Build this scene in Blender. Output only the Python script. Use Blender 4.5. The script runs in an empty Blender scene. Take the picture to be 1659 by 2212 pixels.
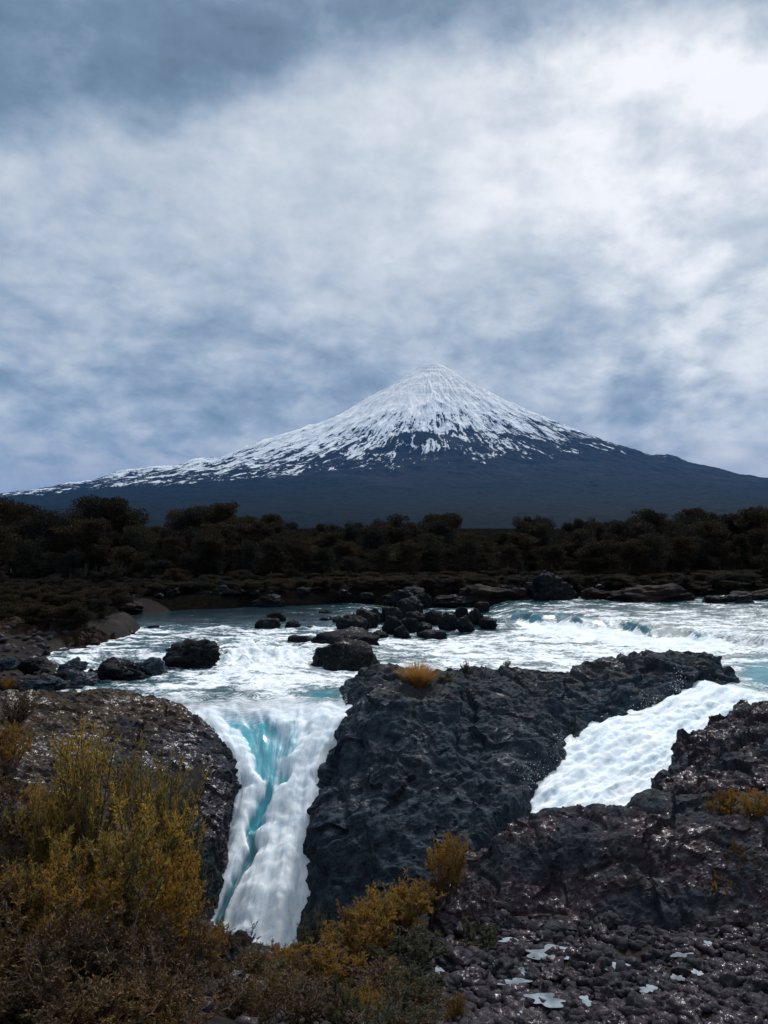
import bpy, bmesh, math, random
import numpy as np
from mathutils import Vector, Matrix

random.seed(7)
RNG = np.random.default_rng(7)
scene = bpy.context.scene
COL = scene.collection
R = math.radians

# ------------------------------------------------------------------ camera
CZ = 6.5                                   # eye height above the upper river
F = 1659.0                                 # focal length in the 1659 x 2212 view used for measuring
PITCH = math.atan(30 / F)
cam_d = bpy.data.cameras.new('camera')
cam_d.sensor_fit = 'HORIZONTAL'; cam_d.sensor_width = 36.0; cam_d.lens = 36.0
cam_d.clip_start = 0.1; cam_d.clip_end = 90000
cam = bpy.data.objects.new('camera', cam_d); COL.objects.link(cam)
cam.location = (0, 0, CZ); cam.rotation_euler = (R(90) + PITCH, 0, 0)
scene.camera = cam

# ------------------------------------------------------------------ exposure
vs = scene.view_settings
vs.view_transform = 'Standard'; vs.look = 'None'; vs.exposure = 1.2; vs.gamma = 1.0
vs.use_curve_mapping = False
scene.cycles.use_denoising = True
scene.cycles.max_bounces = 6
scene.cycles.diffuse_bounces = 3
scene.cycles.glossy_bounces = 3
scene.cycles.transmission_bounces = 3
scene.cycles.transparent_max_bounces = 6
scene.cycles.volume_bounces = 0


# ------------------------------------------------------------------ node helper
class NT:
    def __init__(self, tree):
        self.t = tree
        for n in list(tree.nodes):
            tree.nodes.remove(n)

    def n(self, kind, **kw):
        nd = self.t.nodes.new(kind)
        for k, v in kw.items():
            setattr(nd, k, v)
        return nd

    def put(self, sock, v):
        if v is None:
            return
        if isinstance(v, bpy.types.NodeSocket):
            self.t.links.new(v, sock)
        else:
            if isinstance(v, (tuple, list)) and sock.type == 'RGBA' and len(v) == 3:
                v = (*v, 1)
            sock.default_value = v

    def m(self, op, a, b=None, c=None, clamp=False):
        nd = self.n('ShaderNodeMath', operation=op, use_clamp=clamp)
        for i, v in enumerate((a, b, c)):
            self.put(nd.inputs[i], v)
        return nd.outputs[0]

    def vm(self, op, a, b=None):
        nd = self.n('ShaderNodeVectorMath', operation=op)
        self.put(nd.inputs[0], a)
        if op == 'SCALE':
            self.put(nd.inputs['Scale'], b)
        else:
            self.put(nd.inputs[1], b)
        return nd.outputs['Value'] if op in ('DOT_PRODUCT', 'LENGTH') else nd.outputs[0]

    def xyz(self, x, y, z):
        nd = self.n('ShaderNodeCombineXYZ')
        for i, v in enumerate((x, y, z)):
            self.put(nd.inputs[i], v)
        return nd.outputs[0]

    def sep(self, v):
        nd = self.n('ShaderNodeSeparateXYZ'); self.put(nd.inputs[0], v)
        return nd.outputs

    def noise(self, vec, scale, detail=4, rough=0.5, dist=0.0, out='Fac', lac=2.0):
        nd = self.n('ShaderNodeTexNoise')
        self.put(nd.inputs['Vector'], vec); nd.inputs['Scale'].default_value = scale
        nd.inputs['Detail'].default_value = detail; nd.inputs['Roughness'].default_value = rough
        nd.inputs['Distortion'].default_value = dist; nd.inputs['Lacunarity'].default_value = lac
        return nd.outputs[out]

    def voro(self, vec, scale, feature='F1', out='Distance'):
        nd = self.n('ShaderNodeTexVoronoi', feature=feature)
        self.put(nd.inputs['Vector'], vec); nd.inputs['Scale'].default_value = scale
        return nd.outputs[out]

    def ss(self, v, lo, hi, a=0.0, b=1.0, smooth=True):
        nd = self.n('ShaderNodeMapRange', interpolation_type='SMOOTHSTEP' if smooth else 'LINEAR')
        self.put(nd.inputs[0], v)
        for i, q in enumerate((lo, hi, a, b)):
            self.put(nd.inputs[i + 1], q)
        return nd.outputs[0]

    def mix(self, f, a, b):
        nd = self.n('ShaderNodeMix', data_type='RGBA')
        self.put(nd.inputs[0], f); self.put(nd.inputs[6], a); self.put(nd.inputs[7], b)
        return nd.outputs[2]

    def ramp(self, f, stops):
        nd = self.n('ShaderNodeValToRGB'); self.put(nd.inputs[0], f)
        e = nd.color_ramp.elements
        while len(e) < len(stops):
            e.new(0.5)
        for i, (p, c) in enumerate(stops):
            e[i].position = p; e[i].color = (*c, 1)
        return nd.outputs[0]

    def attr(self, name, out='Fac'):
        nd = self.n('ShaderNodeAttribute'); nd.attribute_name = name
        return nd.outputs[out]

    def bump(self, h, strength=0.5, dist=0.05, normal=None):
        nd = self.n('ShaderNodeBump'); self.put(nd.inputs['Height'], h)
        nd.inputs['Strength'].default_value = strength; nd.inputs['Distance'].default_value = dist
        if normal is not None:
            self.put(nd.inputs['Normal'], normal)
        return nd.outputs[0]


# ------------------------------------------------------------------ sky: overcast, sun behind cloud to the right
SUN_AZ, SUN_EL = R(22), R(47)              # azimuth measured from the view direction (+Y) to the right
sun_dir = Vector((math.sin(SUN_AZ) * math.cos(SUN_EL), math.cos(SUN_AZ) * math.cos(SUN_EL), math.sin(SUN_EL)))
world = bpy.data.worlds.new('World'); scene.world = world; world.use_nodes = True
w = NT(world.node_tree)
SKY_K = 0.1
out = w.n('ShaderNodeOutputWorld'); bg = w.n('ShaderNodeBackground')
bg.inputs['Strength'].default_value = SKY_K
w.t.links.new(bg.outputs[0], out.inputs[0])
nish = w.n('ShaderNodeTexSky'); nish.sky_type = 'NISHITA'; nish.sun_disc = False
nish.sun_elevation = SUN_EL; nish.sun_rotation = SUN_AZ
gen = w.n('ShaderNodeTexCoord').outputs['Generated']
dirn = w.vm('NORMALIZE', gen)
dx, dy, dz = w.sep(dirn)
up = w.m('MAXIMUM', dz, 0.0)
inv = w.m('DIVIDE', 1.0, w.m('ADD', up, 0.36))
P = w.xyz(w.m('MULTIPLY', dx, inv), w.m('MULTIPLY', dy, inv), 0.0)     # cloud layer seen in perspective
Pw = w.vm('ADD', P, w.vm('SCALE', w.vm('SUBTRACT', w.noise(P, 1.6, 4, out='Color'), (0.5, 0.5, 0.5)), 0.22))
px, py, pz = w.sep(Pw)
n_c = w.noise(dirn, 6.0, 3, out='Color')
n_big = w.noise(Pw, 1.2, 5, 0.5)
n_mid = w.noise(w.vm('MULTIPLY', Pw, (1.0, 1.0, 1)), 4.6, 8, 0.56)
n_fine = w.noise(w.vm('MULTIPLY', w.vm('ADD', dirn, w.vm('SCALE', n_c, 0.05)), (1.0, 1.0, 1.8)), 19.0, 7, 0.6)
n_soft = w.noise(dirn, 5.5, 7, 0.58)
# high thick deck overhead with a ragged diagonal edge; its unseen rear is faded out to brighten the light on the foam
p0x, p0y, p0z = w.sep(P)
line = w.m('ADD', w.m('ADD', w.m('MULTIPLY', p0y, 1.085), w.m('MULTIPLY', p0x, 0.18)), w.m('MULTIPLY', w.m('SUBTRACT', n_soft, 0.5), 0.16))
deck = w.m('MULTIPLY', w.ss(line, 1.12, 0.98), w.ss(line, 0.40, 0.66))
sunlit = w.vm('DOT_PRODUCT', dirn, tuple(sun_dir))
thin = w.vm('DOT_PRODUCT', dirn, (math.sin(R(26)) * math.cos(R(23)), math.cos(R(26)) * math.cos(R(23)), math.sin(R(23))))   # thin cloud lets the light through here
glow = w.m('MULTIPLY', w.ss(w.m('ADD', w.m('MULTIPLY', sunlit, 0.5), w.m('MULTIPLY', thin, 0.5)), 0.72, 1.0), w.m('SUBTRACT', 1.0, deck))
glow2 = w.ss(thin, 0.925, 0.995)
low = w.ss(dz, 0.42, 0.12)                 # lower sky: patchier, bluer cloud
t = w.m('ADD', 0.600, w.m('MULTIPLY', glow, 0.15))
t = w.m('SUBTRACT', t, w.m('MULTIPLY', low, 0.17))
t = w.m('ADD', t, w.m('MULTIPLY', w.ss(dz, 0.17, 0.03), 0.15))
t = w.m('SUBTRACT', t, w.m('MULTIPLY', deck, 0.39))
amp = w.m('ADD', 0.20, w.m('MULTIPLY', low, 0.20))
t = w.m('ADD', t, w.m('MULTIPLY', w.m('SUBTRACT', n_big, 0.5), 0.20))
t = w.m('ADD', t, w.m('MULTIPLY', w.m('SUBTRACT', w.ss(n_mid, 0.30, 0.70), 0.5), w.m('MULTIPLY', amp, 0.60)))
t = w.m('ADD', t, w.m('MULTIPLY', w.m('SUBTRACT', n_fine, 0.5), w.m('MULTIPLY', amp, 1.9)))
t = w.m('ADD', t, w.m('MULTIPLY', w.m('SUBTRACT', n_soft, 0.5), 0.30))
brk = w.ss(w.m('ADD', w.m('MULTIPLY', n_soft, 0.6), w.m('MULTIPLY', n_mid, 0.4)), 0.43, 0.58)
t = w.m('ADD', t, w.m('MULTIPLY', w.m('MULTIPLY', glow2, brk), 0.24), clamp=True)
cloud = w.ramp(t, [(0.0, (0.105, 0.155, 0.22)), (0.22, (0.175, 0.258, 0.355)), (0.42, (0.335, 0.42, 0.53)),
                   (0.62, (0.55, 0.615, 0.69)), (0.80, (0.75, 0.79, 0.84)), (1.0, (0.97, 0.98, 1.0))])
warm = w.m('MULTIPLY', w.ss(dz, 0.14, 0.02), w.ss(t, 0.3, 0.6))
cloud = w.mix(w.m('MULTIPLY', warm, 0.5), cloud, (0.66, 0.59, 0.59))
cl10 = w.vm('SCALE', cloud, 0.435 / SKY_K)
w.put(bg.inputs['Color'], w.mix(0.975, nish.outputs[0], cl10))

sun_l = bpy.data.lights.new('sun', 'SUN'); sun_l.energy = 1.5; sun_l.angle = R(14); sun_l.color = (1.0, 0.98, 0.95)
sun = bpy.data.objects.new('sun', sun_l); COL.objects.link(sun)
sun.rotation_euler = (-sun_dir).to_track_quat('-Z', 'Y').to_euler()


# ------------------------------------------------------------------ measuring helpers
_cp, _sp = math.cos(PITCH), math.sin(PITCH)


def D(u, v, Y):
    """point on the sight line (u, v) of the measuring view at distance Y along +Y"""
    a, b = (u - 829.5) / F, (1106 - v) / F
    s = Y / (_cp - b * _sp)
    return Vector((a * s, Y, CZ + s * (b * _cp + _sp)))


def Wz(u, v, z):
    a, b = (u - 829.5) / F, (1106 - v) / F
    s = (z - CZ) / (b * _cp + _sp)
    return Vector((a * s, s * (_cp - b * _sp), z))


def proj(p):
    """measuring-view position of world points, used to lay foam where the river has it"""
    x, y, z = p[:, 0], p[:, 1], p[:, 2] - CZ
    d = y * _cp + z * _sp
    h = -y * _sp + z * _cp
    return 829.5 + F * x / d, 1106 - F * h / d


# ------------------------------------------------------------------ noise (numpy)
_perm = np.random.default_rng(3).permutation(256); _perm = np.concatenate([_perm, _perm, _perm])
_g = np.random.default_rng(4).normal(size=(256, 3)); _g /= np.linalg.norm(_g, axis=1)[:, None]


def perlin(p):
    i = np.floor(p).astype(np.int64); f = p - i; i &= 255
    u = f * f * f * (f * (f * 6 - 15) + 10)
    res = 0
    for a in (0, 1):
        wx = u[:, 0] if a else 1 - u[:, 0]
        ha = _perm[i[:, 0] + a]
        for b in (0, 1):
            wy = u[:, 1] if b else 1 - u[:, 1]
            hb = _perm[ha + i[:, 1] + b]
            for c in (0, 1):
                wz = u[:, 2] if c else 1 - u[:, 2]
                g = _g[_perm[hb + i[:, 2] + c] & 255]
                res = res + wx * wy * wz * (g[:, 0] * (f[:, 0] - a) + g[:, 1] * (f[:, 1] - b) + g[:, 2] * (f[:, 2] - c))
    return res * 1.6


def fbm(p, octv=4, gain=0.5, lac=2.03):
    s, a = 0, 1.0
    for k in range(octv):
        s = s + a * perlin(p + 17.3 * k); p = p * lac; a *= gain
    return s


def ridged(p, octv=4, gain=0.5, lac=2.07):
    s, a = 0, 1.0
    for k in range(octv):
        s = s + a * (1 - 2 * np.abs(perlin(p + 9.1 * k))); p = p * lac; a *= gain
    return s


def billow(p, octv=4, gain=0.5, lac=2.07):
    s, a = 0, 1.0
    for k in range(octv):
        s = s + a * (2 * np.abs(perlin(p + 5.7 * k)) - 0.4); p = p * lac; a *= gain
    return s


def worley(p):
    """distance to the nearest of one jittered point per cell"""
    i = np.floor(p).astype(np.int64); f = p - i
    best = np.full(len(p), 9.0)
    for a in (-1, 0, 1):
        for b in (-1, 0, 1):
            for c in (-1, 0, 1):
                h = _perm[_perm[_perm[(i[:, 0] + a) & 255] + ((i[:, 1] + b) & 255)] + ((i[:, 2] + c) & 255)]
                q = (_g[h] * 0.45 + 0.5)
                d = (a + q[:, 0] - f[:, 0]) ** 2 + (b + q[:, 1] - f[:, 1]) ** 2 + (c + q[:, 2] - f[:, 2]) ** 2
                best = np.minimum(best, d)
    return np.sqrt(best)


def cracks(p):
    """1 along the borders of jittered cells"""
    i = np.floor(p).astype(np.int64); f = p - i
    d1 = np.full(len(p), 9.0); d2 = np.full(len(p), 9.0)
    for a in (-1, 0, 1):
        for b in (-1, 0, 1):
            for c in (-1, 0, 1):
                h = _perm[_perm[_perm[(i[:, 0] + a) & 255] + ((i[:, 1] + b) & 255)] + ((i[:, 2] + c) & 255)]
                q = (_g[h] * 0.45 + 0.5)
                d = np.sqrt((a + q[:, 0] - f[:, 0]) ** 2 + (b + q[:, 1] - f[:, 1]) ** 2 + (c + q[:, 2] - f[:, 2]) ** 2)
                d2 = np.minimum(d2, np.maximum(d, d1)); d1 = np.minimum(d1, d)
    return np.exp(-((d2 - d1) / 0.07) ** 2)


def facet(p):
    """random tilted plane per cell: broken, angular rock faces"""
    i = np.floor(p).astype(np.int64); f = p - i
    best = np.full(len(p), 9.0); val = np.zeros(len(p))
    for a in (-1, 0, 1):
        for b in (-1, 0, 1):
            for c in (-1, 0, 1):
                h = _perm[_perm[_perm[(i[:, 0] + a) & 255] + ((i[:, 1] + b) & 255)] + ((i[:, 2] + c) & 255)]
                q = (_g[h] * 0.45 + 0.5)
                e0, e1, e2 = a + q[:, 0] - f[:, 0], b + q[:, 1] - f[:, 1], c + q[:, 2] - f[:, 2]
                d = e0 * e0 + e1 * e1 + e2 * e2
                g = _g[(h * 7 + 3) & 255]
                w_ = e0 * g[:, 0] + e1 * g[:, 1] + e2 * g[:, 2] + 0.25 * g[:, 0]
                m_ = d < best
                best = np.where(m_, d, best); val = np.where(m_, w_, val)
    return val


def sstep(x, a, b):
    t_ = np.clip((x - a) / (b - a), 0, 1)
    return t_ * t_ * (3 - 2 * t_)


# ------------------------------------------------------------------ mesh helpers
def mesh_np(name, v, f, smooth=True):
    me = bpy.data.meshes.new(name)
    v = np.asarray(v, dtype=np.float32); f = np.asarray(f, dtype=np.int32)
    k = f.shape[1]
    me.vertices.add(len(v)); me.vertices.foreach_set('co', v.ravel())
    me.loops.add(f.size); me.loops.foreach_set('vertex_index', f.ravel())
    me.polygons.add(len(f)); me.polygons.foreach_set('loop_start', np.arange(0, f.size, k, dtype=np.int32))
    me.update(calc_edges=True)
    if smooth:
        me.polygons.foreach_set('use_smooth', np.ones(len(f), dtype=bool))
    me.validate()
    return me


def grid_faces(nr, nc):
    a = np.arange(nr * nc).reshape(nr, nc)
    return np.stack([a[:-1, :-1], a[:-1, 1:], a[1:, 1:], a[1:, :-1]], -1).reshape(-1, 4)


def add_attr(me, name, vals):
    at = me.attributes.new(name, 'FLOAT', 'POINT'); at.data.foreach_set('value', np.asarray(vals, dtype=np.float32))


def add_vec(me, name, vals):
    at = me.attributes.new(name, 'FLOAT_VECTOR', 'POINT'); at.data.foreach_set('vector', np.asarray(vals, dtype=np.float32).ravel())


def link(name, me, mat=None, parent=None):
    o = bpy.data.objects.new(name, me); COL.objects.link(o)
    if mat is not None and me is not None and not me.materials:
        me.materials.append(mat)
    if parent is not None:
        o.parent = parent
    return o


def tag(o, label=None, cat=None, group=None, kind=None):
    for k, v in (('label', label), ('category', cat), ('group', group), ('kind', kind)):
        if v:
            o[k] = v
    return o


def coords(me):
    a = np.empty(len(me.vertices) * 3, dtype=np.float32); me.vertices.foreach_get('co', a)
    return a.reshape(-1, 3).astype(np.float64)


def normals(me):
    a = np.empty(len(me.vertices) * 3, dtype=np.float32); me.vertex_normals.foreach_get('vector', a)
    return a.reshape(-1, 3).astype(np.float64)


# ------------------------------------------------------------------ materials
def new_mat(name):
    m_ = bpy.data.materials.new(name); m_.use_nodes = True
    n_ = NT(m_.node_tree)
    o_ = n_.n('ShaderNodeOutputMaterial'); b_ = n_.n('ShaderNodeBsdfPrincipled')
    n_.t.links.new(b_.outputs[0], o_.inputs[0])
    return m_, n_, b_, o_


def rock_mat(name, dark, light, red=0.0, moss=0.0, scale=1.0, wet=0.5, redcol=(0.075, 0.04, 0.042), pock=1.0, wl=0.54):
    m_, n_, b_, o_ = new_mat(name)
    pos = n_.n('ShaderNodeNewGeometry').outputs['Position']
    nz = n_.sep(n_.n('ShaderNodeNewGeometry').outputs['Normal'])[2]
    big = n_.noise(pos, 0.55 * scale, 5, 0.6)
    mid = n_.noise(pos, 3.2 * scale, 6, 0.6)
    fine = n_.noise(pos, 17 * scale, 5, 0.65)
    vo = n_.voro(n_.vm('ADD', pos, n_.vm('SCALE', n_.noise(pos, 3 * scale, 2, out='Color'), 0.25)), 3.6 * scale)
    vo2 = n_.voro(pos, 11 * scale)
    c = n_.mix(n_.ss(n_.m('ADD', n_.m('MULTIPLY', mid, 0.6), n_.m('MULTIPLY', fine, 0.4)), 0.36, 0.68), dark, light)
    if red:
        c = n_.mix(n_.m('MULTIPLY', n_.ss(n_.m('ADD', big, n_.m('MULTIPLY', fine, 0.25)), 0.55, 0.72), red), c, redcol)
    if moss:
        mk = n_.m('MULTIPLY', n_.attr('flat_top'), n_.ss(n_.m('ADD', big, n_.m('MULTIPLY', mid, 0.4)), 0.52, 0.72))
        c = n_.mix(n_.m('MULTIPLY', mk, moss), c, (0.060, 0.033, 0.010))
    n_.put(b_.inputs['Base Color'], c)
    wm_ = n_.ss(n_.m('ADD', n_.m('MULTIPLY', big, 0.45), n_.m('MULTIPLY', n_.noise(pos, 7 * scale, 4, 0.65), 0.55)), wl, wl + 0.08)
    wm_ = n_.m('MULTIPLY', wm_, min(wet, 1.0))
    n_.put(b_.inputs['Roughness'], n_.ss(wm_, 0, 1, 0.75, 0.20, False))
    n_.put(b_.inputs['Specular IOR Level'], n_.ss(wm_, 0, 1, 0.05 if wet else 0.0, 0.06 + 0.5 * wet if wet else 0.0, False))
    h1 = n_.m('ADD', n_.m('MULTIPLY', vo, 0.35 * pock), n_.m('MULTIPLY', mid, 1.0))
    h2 = n_.m('ADD', n_.m('MULTIPLY', vo2, 0.35 * pock), fine)
    nb = n_.bump(h1, 0.7, 0.075 / scale)
    n_.put(b_.inputs['Normal'], n_.bump(h2, 0.7, 0.022 / scale, nb))
    return m_


M = {}
M['basalt'] = rock_mat('dark wet basalt', (0.010, 0.017, 0.024), (0.044, 0.064, 0.080), red=0.25, moss=0.18, wet=0.6, redcol=(0.036, 0.028, 0.036))
M['basalt_red'] = rock_mat('wet reddish basalt', (0.011, 0.014, 0.018), (0.052, 0.056, 0.066), red=0.6, wet=1.5, scale=1.3, redcol=(0.050, 0.025, 0.030), wl=0.53)
M['basalt_moss'] = rock_mat('mossy basalt', (0.006, 0.009, 0.012), (0.034, 0.040, 0.049), red=0.55, moss=0.55, wet=1.3, redcol=(0.048, 0.034, 0.042), wl=0.52)
M['boulder'] = rock_mat('river boulder', (0.004, 0.005, 0.007), (0.015, 0.018, 0.021), scale=1.5, wet=0.7)
M['cobble'] = rock_mat('lava cobble', (0.011, 0.012, 0.016), (0.058, 0.054, 0.064), red=0.5, redcol=(0.056, 0.036, 0.044), scale=2.6, wet=1.3, wl=0.52)
M['mound'] = rock_mat('brown rock mound', (0.006, 0.005, 0.005), (0.022, 0.017, 0.016), red=0.6, redcol=(0.026, 0.015, 0.011), moss=0.25, wet=0.2)
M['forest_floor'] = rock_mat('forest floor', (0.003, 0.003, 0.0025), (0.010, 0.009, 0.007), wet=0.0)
M['ground'] = rock_mat('stony ground', (0.006, 0.0055, 0.006), (0.024, 0.020, 0.019), red=0.5, redcol=(0.026, 0.017, 0.011), scale=1.8, wet=0.2)


def water_mat():
    m_, n_, b_, o_ = new_mat('white water')
    pos = n_.n('ShaderNodeNewGeometry').outputs['Position']
    fo = n_.attr('foam')
    te = n_.attr('teal')
    fl = n_.attr('flow', 'Vector'); fall = n_.attr('fall')
    q = n_.vm('ADD', fl, n_.vm('SCALE', n_.noise(pos, 0.8, 3, out='Color'), 0.7))
    a = n_.noise(q, 1.5, 7, 0.62)
    bn = n_.noise(q, 6.5, 5, 0.65)
    vein = n_.m('ABSOLUTE', n_.m('SUBTRACT', n_.noise(q, 2.4, 5, 0.6), 0.5))
    v = n_.m('ADD', n_.m('MULTIPLY', a, 0.65), n_.m('MULTIPLY', bn, 0.35))
    v = n_.m('SUBTRACT', v, n_.m('MULTIPLY', vein, 0.35))
    thr = n_.m('SUBTRACT', 0.80, n_.m('MULTIPLY', fo, 0.62))
    k = n_.ss(n_.m('SUBTRACT', v, thr), n_.ss(fall, 0, 1, -0.07, -0.22), n_.ss(fall, 0, 1, 0.10, 0.24))
    deep = n_.mix(te, (0.012, 0.026, 0.034), n_.mix(fall, (0.07, 0.33, 0.40), (0.10, 0.40, 0.48)))
    froth = n_.mix(n_.ss(n_.m('ADD', n_.m('MULTIPLY', bn, 0.6), n_.m('MULTIPLY', a, 0.4)), 0.33, 0.60), n_.mix(fall, (0.56, 0.68, 0.76), (0.58, 0.70, 0.79)), n_.mix(fall, (0.95, 0.96, 0.97), (0.86, 0.90, 0.93)))
    n_.put(b_.inputs['Base Color'], n_.mix(k, deep, froth))
    n_.put(b_.inputs['Roughness'], n_.ss(k, 0, 1, 0.16, 0.85))
    b_.inputs['IOR'].default_value = 1.33
    n_.put(b_.inputs['Subsurface Weight'], n_.m('MULTIPLY', n_.m('MULTIPLY', fall, k), 0.85))
    b_.inputs['Subsurface Radius'].default_value = (0.9, 1.0, 1.1); b_.inputs['Subsurface Scale'].default_value = 0.22
    h = n_.m('ADD', n_.m('MULTIPLY', a, 0.9), n_.m('ADD', n_.m('MULTIPLY', bn, 0.45), n_.m('MULTIPLY', n_.noise(pos, 11, 4, 0.65), 0.55)))
    bn_ = n_.n('ShaderNodeBump'); n_.put(bn_.inputs['Height'], h); n_.put(bn_.inputs['Strength'], n_.m('MULTIPLY', n_.ss(fo, 0.15, 0.6, 0.10, 0.6), n_.ss(fall, 0, 1, 1.0, 0.3))); bn_.inputs['Distance'].default_value = 0.15
    n_.put(b_.inputs['Normal'], bn_.outputs[0])
    return m_


M['water'] = water_mat()


def leaf_mat(name, cols, trans=0.45, rough=0.6, nscale=0.9, spec=0.2):
    m_, n_, b_, o_ = new_mat(name)
    ri = n_.n('ShaderNodeNewGeometry').outputs['Random Per Island']
    pos = n_.n('ShaderNodeNewGeometry').outputs['Position']
    f_ = n_.m('ADD', n_.m('MULTIPLY', ri, 0.5), n_.m('MULTIPLY', n_.ss(n_.noise(pos, nscale, 3), 0.3, 0.7), 0.5))
    c = n_.ramp(f_, [(i / (len(cols) - 1), q) for i, q in enumerate(cols)])
    n_.put(b_.inputs['Base Color'], c)
    b_.inputs['Roughness'].default_value = rough
    b_.inputs['Specular IOR Level'].default_value = spec
    tr = n_.n('ShaderNodeBsdfTranslucent'); n_.put(tr.inputs[0], c)
    mx = n_.n('ShaderNodeMixShader'); mx.inputs[0].default_value = trans
    n_.t.links.new(b_.outputs[0], mx.inputs[1]); n_.t.links.new(tr.outputs[0], mx.inputs[2])
    n_.t.links.new(mx.outputs[0], o_.inputs[0])
    return m_


M['leaf_olive'] = leaf_mat('olive shrub leaf', [(0.085, 0.082, 0.045), (0.26, 0.185, 0.042), (0.54, 0.31, 0.034)])
M['leaf_gold'] = leaf_mat('golden shrub leaf', [(0.09, 0.055, 0.020), (0.27, 0.150, 0.024), (0.46, 0.26, 0.035)])
M['leaf_brown'] = leaf_mat('brown shrub leaf', [(0.028, 0.019, 0.013), (0.080, 0.045, 0.020), (0.19, 0.105, 0.024)], trans=0.3)
M['leaf_green'] = leaf_mat('grey green shrub leaf', [(0.035, 0.046, 0.038), (0.075, 0.080, 0.048), (0.15, 0.12, 0.04)])
M['leaf_tree'] = leaf_mat('dark evergreen leaf', [(0.008, 0.011, 0.010), (0.018, 0.019, 0.013), (0.034, 0.027, 0.014)], trans=0.25, nscale=0.16, spec=0.03)
M['leaf_tree_b'] = leaf_mat('brown green tree leaf', [(0.012, 0.012, 0.009), (0.030, 0.023, 0.013), (0.052, 0.033, 0.016)], trans=0.25, nscale=0.16, spec=0.03)
M['straw'] = leaf_mat('dry orange grass', [(0.20, 0.10, 0.03), (0.36, 0.19, 0.05), (0.50, 0.30, 0.11)])


def bark_mat(name, a, b):
    m_, n_, b_, o_ = new_mat(name)
    pos = n_.n('ShaderNodeNewGeometry').outputs['Position']
    f_ = n_.noise(n_.vm('MULTIPLY', pos, (1, 1, 0.3)), 14, 5, 0.6)
    n_.put(b_.inputs['Base Color'], n_.mix(f_, a, b)); b_.inputs['Roughness'].default_value = 0.85
    n_.put(b_.inputs['Normal'], n_.bump(f_, 0.5, 0.02))
    return m_


M['bark'] = bark_mat('grey brown bark', (0.02, 0.016, 0.014), (0.065, 0.055, 0.048))
M['twig'] = bark_mat('shrub twig', (0.030, 0.020, 0.016), (0.10, 0.075, 0.058))

# ------------------------------------------------------------------ volcano
MD = 12000.0
K = MD / F
SX = (931 - 829.5) * K
prof_r = np.array([(0, 346), (30, 346), (40, 339), (92, 301), (155, 271), (225, 241), (305, 209), (375, 181), (475, 151), (535, 140), (615, 114), (734, 86), (1000, 45), (1400, 14), (1900, 0), (4000, 0)], float) * K
prof_l = np.array([(0, 346), (28, 343), (58, 318), (95, 291), (160, 256), (225, 218), (285, 191), (375, 166), (495, 138), (590, 112), (675, 105), (835, 74), (885, 66), (1000, 52), (1400, 15), (1900, 0), (4000, 0)], float) * K
prof_f = np.array([(0, 346 * K), (215, 346 * K), (320, 2400), (700, 2130), (1500, 1600), (2300, 1160), (3400, 735), (4400, 500), (5600, 300), (7200, 140), (9000, 40), (10500, 0), (20000, 0)], float)


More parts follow.
